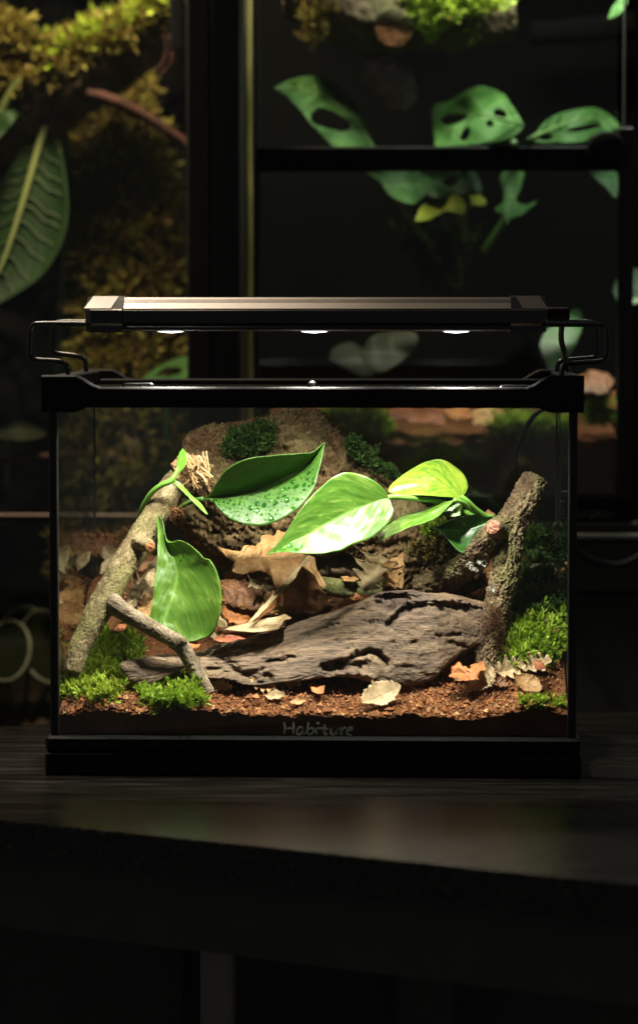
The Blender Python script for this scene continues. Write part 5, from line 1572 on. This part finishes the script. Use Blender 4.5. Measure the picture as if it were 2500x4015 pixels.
moss_patch(Dp((1160, 1010), (1230, 990), (1310, 1000), (1340, 1015), (1340, 1045), (1240, 1050), (1165, 1040)), 360, 'moss_bright', 'green moss on the soil bed behind beside the hanging cable', surf=bgsurf(YR + .012, YR + .03), h=.008, lw=.0010)
moss_patch(Dp((1378, 990), (1400, 960), (1425, 950), (1450, 965), (1455, 1000), (1400, 1010)), 150, 'moss_bright', 'green moss tuft on the soil bed behind beyond the outer glass edge', surf=bgsurf(YR + .012, YR + .03), h=.008, lw=.0010)
for poly, m, lb_ in ((Dp((890, 975), (960, 965), (1050, 985), (1060, 1010), (960, 1005), (900, 1000)), 'dry_red', 'dark red leaf on the soil bed behind under the rim'),
                     (Dp((1050, 970), (1110, 965), (1125, 990), (1080, 1005)), 'dry_orange', 'orange leaf on the soil bed behind between red and tan leaf'),
                     (Dp((1115, 975), (1180, 970), (1200, 985), (1170, 1010), (1120, 1005)), 'dry_tan', 'tan leaf on the soil bed behind next to the green moss'),
                     (Dp((830, 975), (870, 965), (890, 990), (850, 1000)), 'dry_brown', 'brown leaf on the soil bed behind beside pale moss'),
                     (Dp((1420, 945), (1455, 930), (1462, 965), (1435, 970)), 'dry_orange', 'rusty leaf behind the green tuft outside the front tank'),
                     (Dp((1350, 900), (1400, 885), (1455, 900), (1440, 935), (1370, 940)), 'dry_brown', 'brown leaf litter on the soil bed behind the bracket foot')):
    dry(poly, stand(YR + .030, -.0006, c=np.mean(poly, axis=0)), m, lb_, crumple=.003, cf=60)
# hole leaved climbers: outline with real holes
def holed_leaf(poly, holes, Y0, ky, kx, m, parent, name='leaf', res=70, wob=.020, bend=0.0, rib=None):
    poly = np.asarray(crv(list(poly) + [poly[0]], 120))[:-1]
    lo, hi = poly.min(0), poly.max(0)
    c = (lo + hi) / 2
    n = res
    step = max(hi - lo) / n
    gx = np.arange(lo[0], hi[0] + step, step); gy = np.arange(lo[1], hi[1] + step, step)
    X, Y = np.meshgrid(gx, gy)
    pts = np.stack([X, Y], -1).reshape(-1, 2)
    ins = inpoly(pts, poly)
    hs = [np.asarray(crv(list(h) + [h[0]], 40))[:-1] for h in holes]
    for h in hs:
        ins &= ~inpoly(pts, h)
    # snap near-edge points onto the outlines so that edges stay smooth
    loops = [poly] + hs
    allp = np.vstack([crv(np.vstack([l, l[:1]]), 400) for l in loops])
    for i0 in range(0, len(pts), 2000):
        d = np.linalg.norm(pts[i0:i0 + 2000, None] - allp[None], axis=2)
        j = d.argmin(1); dm = d[np.arange(len(d)), j]
        near = dm < step * .75
        seg = pts[i0:i0 + 2000]
        seg[near] = allp[j[near]]
        ins[i0:i0 + 2000] |= near
    w_, h_ = len(gx), len(gy)
    I = ins.reshape(h_, w_)
    i, j = np.meshgrid(np.arange(h_ - 1), np.arange(w_ - 1), indexing='ij')
    ok = I[:-1, :-1] & I[1:, :-1] & I[:-1, 1:] & I[1:, 1:]
    cen = (pts.reshape(h_, w_, 2)[:-1, :-1] + pts.reshape(h_, w_, 2)[1:, 1:]) / 2
    cc = inpoly(cen.reshape(-1, 2), poly)
    for h in hs:
        cc &= ~inpoly(cen.reshape(-1, 2), h)
    ok &= cc.reshape(ok.shape)
    q = (i * w_ + j)[ok]
    Q = np.stack([q, q + w_, q + w_ + 1, q + 1], 1)
    used = np.unique(Q); mp = np.full(len(pts), -1); mp[used] = np.arange(len(used))
    p2 = pts[used]
    def depth(p):
        return Y0 + ky * (p[:, 1] - c[1]) + kx * (p[:, 0] - c[0]) + wob * perlin(np.stack([p[:, 0] / 120, p[:, 1] / 120, p[:, 0] * 0 + Y0 * 31], 1)) + bend * ((p[:, 0] - c[0]) / (hi[0] - lo[0])) ** 2
    Yv = depth(p2)
    uv = (p2 - lo) / (hi - lo)
    lo_ = leaf_obj(name, P(p2, Yv), mp[Q], uv, m, parent, .0006)
    if rib:
        rp_ = crv(np.asarray(rib, float), 24)
        w3_ = P(rp_, depth(rp_) - .0008)
        tube_obj('midrib', np.hstack([w3_, np.linspace(.0013, .0005, 24)[:, None]]), 'leaf_rib', lo_, 40, 8)
        dr = np.gradient(rp_, axis=0); dr /= np.linalg.norm(dr, axis=1)[:, None]
        for q in range(3, 21, 3):
            for sd in (-1, 1):
                nv_ = np.array([-dr[q, 1], dr[q, 0]]) * sd
                t_v = np.linspace(0, 1, 8)[:, None]
                pv = rp_[q] + (nv_ * .75 + dr[q] * .65) * t_v * step * 26 + dr[q] * (t_v ** 2) * step * 6
                okv = inpoly(pv, poly)
                for h in hs:
                    okv &= ~inpoly(pv, h)
                cut = len(okv) if okv.all() else int(np.argmin(okv))
                if cut >= 3:
                    pv = pv[:cut]
                    tube_obj('side_vein', np.hstack([P(pv, depth(pv) - .0003), np.linspace(.0006, .0003, cut)[:, None]]), 'leaf_rib', lo_, 12, 6)
    return lo_
pl = thing('climbing_plant', P(Dp((900, 900)), YR + .12)[0], 'climbing plant with holes in its leaves growing behind the black crossbar', 'plant')
holed_leaf(U2((68, 348), (130, 318), (215, 300), (290, 312), (350, 360), (400, 420), (450, 520), (475, 600), (400, 600), (310, 580), (240, 510), (180, 440), (120, 378)),
           [U2((218, 455), (250, 430), (300, 435), (360, 470), (380, 505), (340, 518), (260, 500), (228, 480))], YR + .060, -.00035, .00025, 'monstera', pl, rib=U2((475, 598), (400, 480), (300, 400), (180, 350), (75, 347)))
holed_leaf(U2((695, 450), (710, 410), (760, 400), (850, 350), (910, 342), (980, 370), (1010, 410), (1050, 470), (1060, 500), (1010, 545), (930, 565), (840, 575), (720, 580), (708, 540)),
           [U2((728, 470), (760, 452), (810, 450), (838, 460), (800, 485), (755, 495)), U2((805, 548), (820, 515), (842, 502), (848, 530), (830, 555)), U2((910, 480), (930, 475), (942, 495), (920, 500)),
            U2((940, 440), (960, 430), (990, 450), (980, 475), (955, 470))], YR + .050, -.0004, -.0002, 'monstera_bright', pl, rib=U2((1058, 495), (980, 470), (880, 455), (790, 510), (722, 560)))
holed_leaf(U2((1070, 550), (1110, 520), (1150, 475), (1210, 445), (1320, 425), (1370, 435), (1420, 470), (1440, 505), (1400, 520), (1330, 540), (1300, 560), (1200, 565), (1110, 565)),
           [U2((1110, 545), (1140, 530), (1180, 540), (1150, 555)), U2((1225, 515), (1280, 498), (1340, 490), (1370, 497), (1310, 515), (1250, 522))], YR + .060, -.0004, .0002, 'monstera', pl, rib=U2((1072, 552), (1160, 515), (1260, 480), (1380, 470), (1435, 500)))
holed_leaf(U2((420, 670), (520, 660), (620, 670), (700, 720), (640, 800), (590, 800), (530, 770), (490, 720)), [], YR + .065, -.0003, 0, 'monstera', pl)
holed_leaf(U2((580, 665), (700, 660), (840, 665), (885, 710), (890, 765), (800, 770), (700, 780), (660, 740)), [U2((735, 720), (780, 690), (800, 720), (770, 740))], YR + .075, -.0003, 0, 'leaf_jade', pl)
holed_leaf(U2((630, 875), (660, 810), (720, 785), (800, 750), (880, 765), (912, 795), (900, 812), (840, 815), (820, 845), (760, 835), (720, 850), (680, 872)), [], YR + .055, -.0004, 0, 'leaf_yellow', pl)
holed_leaf(U2((965, 700), (1000, 660), (1060, 670), (1050, 740), (1030, 790), (1070, 810), (1115, 792), (1060, 845), (1010, 865), (992, 895), (980, 850), (945, 830), (980, 790)), [], YR + .060, -.0003, 0, 'monstera', pl)
holed_leaf(U2((1310, 660), (1380, 650), (1430, 690), (1425, 780), (1385, 740), (1340, 700)), [], YR + .055, -.0003, 0, 'leaf_jade', pl)
holed_leaf(U2((1392, 75), (1410, 30), (1450, -20), (1470, 0), (1455, 40), (1420, 65)), [], YR + .055, -.0003, 0, 'monstera_bright', pl)
stem('stalk', U2((820, 590), (830, 720), (820, 900), (800, 1100)), [YR + .06, YR + .09, YR + .12, YR + .13], .003, 'stem_dark', pl)
stem('stalk', U2((1020, 560), (1030, 650), (1020, 800), (900, 1000)), [YR + .06, YR + .09, YR + .12, YR + .13], .003, 'stem_dark', pl)
stem('stalk', U2((470, 600), (520, 720), (640, 900), (760, 1100)), [YR + .06, YR + .09, YR + .12, YR + .13], .003, 'stem_dark', pl)
rl = thing('round_leaved_plant', P(Dp((870, 1000)), YR + .03)[0], 'dim olive plant with two round leaves seen just below the light bar', 'plant')
holed_leaf(Dp((780, 850), (790, 825), (830, 812), (860, 830), (885, 890), (860, 895), (810, 870)), [], YR + .03, -.0002, 0, 'leaf_olive', rl)
holed_leaf(Dp((855, 835), (880, 800), (930, 785), (985, 790), (985, 825), (940, 865), (885, 890), (865, 860)), [], YR + .035, -.0002, 0, 'leaf_olive', rl)
stem('stalk', Dp((882, 888), (880, 930), (875, 1000)), YR + .03, .0016, 'stem_dark', rl)
jd = thing('jade_plant', P(Dp((1330, 1000)), YR + .03)[0], 'broad jade green leaf plant behind the wire bracket of the light bar', 'plant')
holed_leaf(Dp((1278, 820), (1290, 790), (1320, 760), (1360, 735), (1378, 745), (1375, 790), (1340, 860), (1320, 882), (1300, 880)), [], YR + .03, -.0003, .0002, 'leaf_jade', jd)
stem('stalk', Dp((1312, 878), (1316, 930), (1320, 1000)), YR + .03, .002, 'stem_dark', jd)
holed_leaf(U2((1410, 1150), (1440, 1080), (1500, 1060), (1560, 1090), (1540, 1180), (1450, 1210)), [], YR + .04, -.0002, 0, 'leaf_jade', jd)
# mossy log in the upper part
bl = thing('mossy_log', P(Dp((900, 100)), YR + .10)[0], 'dark log with an orange sawn end and bright moss on top behind', 'log')
tube_obj('bark', pxpath(U2((160, -60), (300, 0), (440, 60), (620, 60), (800, 70), (1010, 60)), [YR + .10, YR + .095, YR + .09, YR + .095, YR + .10, YR + .11], [.022, .026, .026, .024, .022, .016]), 'bark_dark', bl, 140, 60, barkdisp(.006, 40, 60, .7, 21.0))
eb = pxpath(U2((560, 60), (548, 110)), [YR + .085, YR + .055], [.0155, .0150])
sb = tube_obj('side_stub', eb, 'bark_dark', bl, 20, 30, barkdisp(.001, 100, 200, .5, 22.0))
disc('sawn_end', eb[-1, :3] + [0, -.001, 0], (.05, -1, .12), .0140, 'cut_orange', sb, .001, 28)
tube_obj('bark', pxpath(U2((440, 250), (520, 300), (570, 360), (560, 430)), YR + .10, [.010, .014, .012, .006]), 'root_purple', bl, 70, 40, barkdisp(.004, 60, 90, .7, 25.0))
moss_patch(U2((570, -40), (700, -40), (860, -30), (985, -20), (980, 30), (900, 60), (850, 90), (790, 80), (740, 130), (690, 160), (660, 90), (600, 60)), 420, 'moss_lime', 'bright green moss hanging from the log behind at the top', surf=bgsurf(YR + .055, YR + .075), h=.012, lw=.0013)
moss_patch(U2((180, -30), (300, -40), (340, 40), (300, 110), (220, 200), (180, 160)), 120, 'moss_olive', 'brown moss at the dark end of the log behind', surf=bgsurf(YR + .060, YR + .08), h=.009, lw=.0010)
tube_obj('bark', pxpath(U2((1090, 130), (1250, 120), (1400, 105), (1500, 95)), YR + .17, [.008, .009, .010, .010]), 'void_black', bl, 50, 24, barkdisp(.002, 60, 120, .6, 26.0))
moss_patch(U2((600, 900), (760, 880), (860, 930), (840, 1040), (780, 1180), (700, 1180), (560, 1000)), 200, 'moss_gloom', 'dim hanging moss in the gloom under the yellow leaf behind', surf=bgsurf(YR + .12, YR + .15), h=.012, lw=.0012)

# cabinet of the tank behind: fascia with lettering, ledge, grey box
cab = thing('cabinet', (0.2, YR + .1, -.6), 'black cabinet fascia below the tank behind with grey lettering', 'cabinet')
pb('fascia', 'dark_cabinet', cab, (598, 1238, 1620, 1262), YR - .006, .02)
pb('ledge', 'ledge_metal', cab, (1240, 1266, 1620, 1279), YR - .012, .05, .001)
pb('drawer_front', 'grey_cabinet', cab, (1180, 1281, 1620, 1402), YR - .004, .02)
pb('body', 'dark_cabinet', cab, (590, 1404, 1640, 2000), YR + .002, .02)
fc = bpy.data.curves.new('lettering', 'FONT')
fc.body = 'REPTI ZOO'
fc.size = 1.0
fc.extrude = 0.01
tmp = bpy.data.objects.new('lettering_source', fc)
COL.objects.link(tmp)
me = bpy.data.meshes.new_from_object(tmp.evaluated_get(bpy.context.evaluated_depsgraph_get()))
bpy.data.objects.remove(tmp)
co = np.array([v.co[:] for v in me.vertices])
t0, t1 = P(Dp((1364, 1229), (1453, 1213)), YR - .004)
sx = (t1[0] - t0[0]) / (co[:, 0].max() - co[:, 0].min()); sz = (t1[2] - t0[2]) / (co[:, 1].max() - co[:, 1].min())
w3 = np.stack([t0[0] + (co[:, 0] - co[:, 0].min()) * sx, np.full(len(co), YR - .0040) - co[:, 2] * .02, t0[2] + (co[:, 1] - co[:, 1].min()) * sz], 1)
me.vertices.foreach_set('co', w3.astype(np.float32).ravel())
me.materials.clear(); me.materials.append(MATS['lettering_dim'])
obj('lettering', me, rt)
# small lizard-like swoosh between the two words
k = MB()
c = crv(P(Dp((1398, 1228), (1410, 1222), (1424, 1216), (1412, 1210), (1404, 1214)), YR - .0042), 20)
t, _, _ = frames(c); nrm = np.stack([-t[:, 2], t[:, 0] * 0, t[:, 0]], 1) * np.linspace(.0012, .0003, 20)[:, None]
i = np.arange(19)
k.add(np.vstack([c + nrm, c - nrm]), np.stack([i, i + 1, i + 21, i + 20], 1))
k.build('emblem', 'lettering_dim', rt)
pc = tube_obj('power_cable', pxpath(Dp((1330, 1270), (1365, 1303), (1400, 1325), (1437, 1338), (1475, 1338), (1512, 1322), (1580, 1280)), YR - .018, .0028), 'cable_black', None, 60, 10)
tag(pc, 'black power cable sagging in front of the grey drawer behind', 'cable')

# ================================================================== BACKGROUND: LEFT TANK
YL = 0.56
lt = thing('terrarium', (-.3, YL + .1, -.2), 'tall terrarium with mossy branches behind black posts', 'terrarium')
pb('post', 'dark_cabinet', lt, (444, -80, 500, 2100), YL - .04, .04)
pb('post', 'silicone', lt, (502, -80, 574, 2100), YL - .042, .04)
pb('hanging_bracket', 'silicone', lt, (403, -80, 431, 116), YL + .0, .02)
pb('front_pane', 'clear_glass', lt, (-400, -80, 443, 1215), YL - .012, .003, 0)
pb('rail', 'rail_pink', lt, (-400, 1219, 443, 1226), YL - .013, .008, .001)
pb('lower_panel', 'clear_glass', lt, (-400, 1232, 443, 1800), YL - .012, .003, 0)
pb('side_wall', 'bark_dark', lt, (576, -200, 584, 1900), YL + .30, .02)
# rough back wall
x0, x1 = P(Dp((-500, 0), (640, 0)), YL + .40)[:, 0]
z1, z0 = P(Dp((0, -300), (0, 2000)), YL + .40)[:, 2]
nx, nz = 150, 190
X, Z = np.meshgrid(np.linspace(x0, x1, nx), np.linspace(z0, z1, nz))
pp = np.stack([X, X * 0, Z], -1).reshape(-1, 3)
V = pp.copy(); V[:, 1] = YL + .40 - .030 * ridged(pp * [9, 9, 6] + 3, 5) - .01
i = np.arange(nz - 1)[:, None] * nx; j = np.arange(nx - 1)[None]
Q = np.stack([i + j, i + j + 1, i + nx + j + 1, i + nx + j], -1).reshape(-1, 4)
obj('back_wall', mesh('back_wall', V, Q, 'void_black'), lt)

def surf_tube(pts, n, sel):
    """random points on a tube, sel(dirs)-> keep; returns base, normals"""
    V, Q, T, c, r, (t, U, W) = tube(pts, 120, 8)
    i = rng.integers(0, 120, n * 4); a = rng.uniform(0, 2 * np.pi, n * 4)
    d = U[i] * np.cos(a)[:, None] + W[i] * np.sin(a)[:, None]
    kp = sel(d)
    i, d = i[kp][:n], d[kp][:n]
    return c[i] + d * r[i][:, None], d
mb = thing('mossy_branch', P(Dp((200, 250)), YL + .12)[0], 'thick diagonal branch carpeted with yellow green moss in the tall tank', 'branch')
bpth = pxpath(Dp((-80, 330), (20, 275), (130, 215), (230, 165), (330, 105), (460, 25)), YL + .12, [.030, .032, .030, .024, .020, .020])
tube_obj('bark', bpth, 'bark_dark', mb, 160, 60, barkdisp(.005, 40, 70, .7, 31.0))
b_, d_ = surf_tube(bpth, 1500, lambda d: (d[:, 2] > .25) & (d[:, 1] < .6))
moss('moss', b_, 'moss_olive', d_, h=.013, lw=.0016, parent=mb)
b_, d_ = surf_tube(bpth[2:], 700, lambda d: (d[:, 2] > .55) & (d[:, 1] < .6))
moss('moss', b_, 'moss_lime', d_, h=.014, lw=.0016, parent=mb)
ap = pxpath(Dp((-60, 70), (20, 105), (90, 150), (130, 200)), YL + .11, [.013, .013, .012, .014])
tube_obj('side_arm', ap, 'bark_dark', mb, 60, 30, barkdisp(.003, 50, 90, .6, 33.0))
b_, d_ = surf_tube(ap, 450, lambda d: (d[:, 2] > .1) & (d[:, 1] < .6))
moss('moss', b_, 'moss_olive', d_, h=.011, lw=.0015, parent=mb)
mt = thing('upright_log', P(Dp((310, 1250)), YL + .20)[0], 'upright log wrapped in brown green moss in the tall tank', 'log')
tp = pxpath(Dp((235, 130), (248, 190), (265, 270), (285, 420), (305, 620), (312, 820), (318, 1000), (300, 1180), (270, 1400)), np.linspace(YL + .27, YL + .06, 9), [.020, .024, .027, .029, .031, .032, .036, .038, .036])
tube_obj('bark', tp, 'bark_dark', mt, 200, 60, barkdisp(.010, 22, 36, .7, 35.0))
b_, d_ = surf_tube(tp, 4200, lambda d: d[:, 1] < .3)
kp = fbm(b_ * 26 + 8, 3) > -.45
moss('moss', b_[kp], 'moss_olive', d_[kp] + [0, 0, .5], h=.015, lw=.0018, parent=mt)
rp = tube_obj('root', pxpath(Dp((205, 222), (250, 232), (320, 262), (390, 305), (450, 350), (480, 400)), YL + .09, [.0045, .005, .0046, .004, .0036, .003]), 'bark_red', None, 60, 20, barkdisp(.0008, 60, 150, .5, 36.0))
tag(rp, 'smooth red brown root sloping across the tall tank below the mossy branch', 'root')
t_ = thing('hanging_tendril', P(Dp((390, 90)), YL + .08)[0], 'thin orange tendrils curling under the mossy branch tip', 'tendril')
stem('strand', Dp((388, 85), (394, 120), (385, 150), (368, 168)), YL + .08, .0014, 'bark_red', t_)
stem('strand', Dp((396, 80), (408, 115), (404, 150), (380, 178)), YL + .085, .0014, 'bark_red', t_)
cl = thing('calathea_plant', P(Dp((60, 900)), YL + .10)[0], 'dark plant with one long ribbed leaf and pale midrib hanging in the tall tank', 'plant')
A = Dp((104, 305), (70, 330), (40, 370), (10, 415), (-20, 470), (-50, 540), (-70, 620), (-60, 740))
M = Dp((108, 300), (92, 350), (75, 410), (55, 480), (30, 560), (0, 640), (-60, 745))
B = Dp((112, 305), (140, 350), (155, 430), (158, 510), (140, 580), (95, 650), (20, 705), (-60, 750))
clv = leafpx(A, M, B, YL + .10, YL + .04, .004, -.012, bulge=.30, nu=50, nv=12)
cleaf = leaf_obj('leaf', *clv, 'calathea', cl, .0006)
G = clv[0].reshape(50, 25, 3)
mid = G[:, 12] + [0, -.002, 0]
tube_obj('midrib', np.hstack([mid[::4], np.linspace(.0032, .0012, len(mid[::4]))[:, None]]), 'pale_rib', cleaf, 50, 10)
for i0 in range(5, 44, 4):
    for sd in (-1, 1):
        jj = np.arange(0, 12, 2)
        rows = np.clip(i0 + int(rng.integers(-1, 2)) + (jj * .35).astype(int), 0, 49)
        pt = G[rows, 12 + sd * jj] + [0, -.0012, 0]
        tube_obj('side_vein', np.hstack([pt, np.linspace(.0011, .0005, len(pt))[:, None]]), 'soft_vein', cleaf, 14, 6)
stem('stalk', Dp((108, 305), (130, 270), (150, 300), (160, 500), (140, 900)), [YL + .10, YL + .12, YL + .15, YL + .17, YL + .17], .004, 'stem_dark', cl)
# more foliage in the tall tank
fo = thing('leafy_plant', P(Dp((70, 200)), YL + .14)[0], 'small dark round leaves above the fork of the mossy branch', 'plant')
holed_leaf(Dp((20, 110), (30, 70), (60, 50), (95, 70), (105, 110), (80, 135), (40, 135)), [], YL + .13, -.0003, 0, 'calathea', fo)
holed_leaf(Dp((105, 115), (120, 75), (160, 60), (185, 85), (175, 120), (140, 135)), [], YL + .14, -.0003, 0, 'calathea', fo)
stem('stalk', Dp((62, 130), (90, 165), (105, 200)), YL + .13, .002, 'stem_dark', fo)
stem('stalk', Dp((142, 130), (120, 170), (105, 205)), YL + .135, .002, 'stem_dark', fo)
ve = thing('pale_leaf_plant', P(Dp((30, 330)), YL + .08)[0], 'leaf with a thick pale midrib cut off by the picture edge below the branch', 'plant')
holed_leaf(Dp((-60, 260), (-10, 190), (40, 185), (60, 230), (30, 290), (-30, 340)), [], YL + .085, -.0003, 0, 'calathea', ve)
stem('midrib', Dp((45, 190), (20, 235), (-10, 300)), YL + .08, [.0045, .004, .003], 'pale_rib', ve)
ho = thing('holed_leaf_plant', P(Dp((400, 1000)), YL + .06)[0], 'bright green leaf with a hole peeking over the front tank rim beside the post', 'plant')
holed_leaf(Dp((330, 905), (350, 888), (390, 862), (440, 845), (480, 850), (478, 890), (420, 915), (360, 915)), [Dp((365, 890), (395, 872), (425, 872), (432, 882), (400, 893))], YL + .06, -.0004, 0, 'monstera', ho)
stem('stalk', Dp((400, 905), (395, 1000), (390, 1250)), YL + .06, .002, 'stem_dark', ho)
gl = thing('low_leaf_plant', P(Dp((400, 1250)), YL + .05)[0], 'green leaf seen through the front tank beside the olive branch', 'plant')
holed_leaf(Dp((350, 1135), (375, 1110), (410, 1095), (430, 1100), (420, 1125), (380, 1140)), [], YL + .05, -.0004, 0, 'monstera', gl)
stem('stalk', Dp((380, 1130), (385, 1180), (390, 1250)), YL + .05, .002, 'stem_dark', gl)
# plant with pale leaf margins low on the left
ro = thing('pale_edged_plant', P(Dp((50, 1720)), YL + .05)[0], 'dim round leaves with pale margins low in the tall tank', 'plant')
for (cx, cy, rx, ry, rot, dy) in ((18, 1545, 52, 72, .2, .0), (112, 1535, 62, 88, -.3, .02), (62, 1500, 60, 55, 1.2, .04), (-40, 1600, 50, 60, .4, .01)):
    th = np.linspace(0, 2 * np.pi, 24, endpoint=False)
    pl_ = [(cx + rx * math.cos(a) * math.cos(rot) - ry * math.sin(a) * math.sin(rot), cy + rx * math.cos(a) * math.sin(rot) + ry * math.sin(a) * math.cos(rot)) for a in th]
    lf = holed_leaf(Dp(*pl_), [], YL + .03 + dy, -.0002, 0, 'murk_leaf', ro, res=34, wob=0)
    q = np.array(Dp(*(pl_ + pl_[:1])))
    cyp = (q[:, 1].min() + q[:, 1].max()) / 2
    tube_obj('margin', np.hstack([P(q, YL + .0285 + dy - .0002 * (q[:, 1] - cyp)), np.full((len(q), 1), .0016)]), 'pale_margin', lf, 60, 8)
    stem('stalk', Dp((cx, cy), (cx + 5, cy + 90), (50, 1720)), YL + .045 + dy, .002, 'stem_dark', ro)
hr = tube_obj('twig', pxpath(Dp((-100, 1100), (0, 1092), (60, 1084), (130, 1082), (240, 1075)), YL + .06, [.003, .003, .0028, .0025, .002]), 'bark_red', None, 50, 12, barkdisp(.0006, 80, 200, .5, 37.0))
tag(hr, 'thin reddish twig crossing the dark lower part of the tall tank', 'twig')
sp2 = thing('speckled_plant', P(Dp((20, 1150)), YL + .06)[0], 'dim leaf with a pinkish tip above the reddish twig', 'plant')
holed_leaf(Dp((-60, 1020), (0, 1005), (60, 1000), (110, 1030), (60, 1045), (0, 1040)), [], YL + .06, -.0004, 0, 'leaf_olive', sp2)
stem('stalk', Dp((20, 1040), (20, 1090), (15, 1150)), YL + .06, .002, 'stem_dark', sp2)
# strap leaf glimpsed between the two tanks
sg = thing('strap_leaf_plant', P(Dp((588, 1400)), YL + .14)[0], 'tall strap leaved plant glimpsed in the gap between the two tanks', 'plant')
A = Dp((570, 1420), (574, 1000), (574, 600), (570, 200), (566, -60)); M = Dp((588, 1420), (590, 1000), (590, 600), (588, 200), (586, -60)); B = Dp((606, 1420), (608, 1000), (607, 600), (606, 200), (604, -60))
leaf_obj('leaf', *leafpx(A, M, B, YL + .14, YL + .09, -.004, -.004, nu=60, nv=6, bulge=.2), 'leaf_strap', sg, .001)
# floor of the tall tank
lf_ = boxpx(-500, 1720, 443, 1760, YL, .4)
fl_ = bed('tank_floor', None, lf_[0], lf_[1], YL - .005, YL + .40, lf_[4] - .2, lf_[4] + .01, 'bark_black', .01)
tag(fl_, 'dark planted floor of the tall tank behind the desk', 'floor', kind='structure')
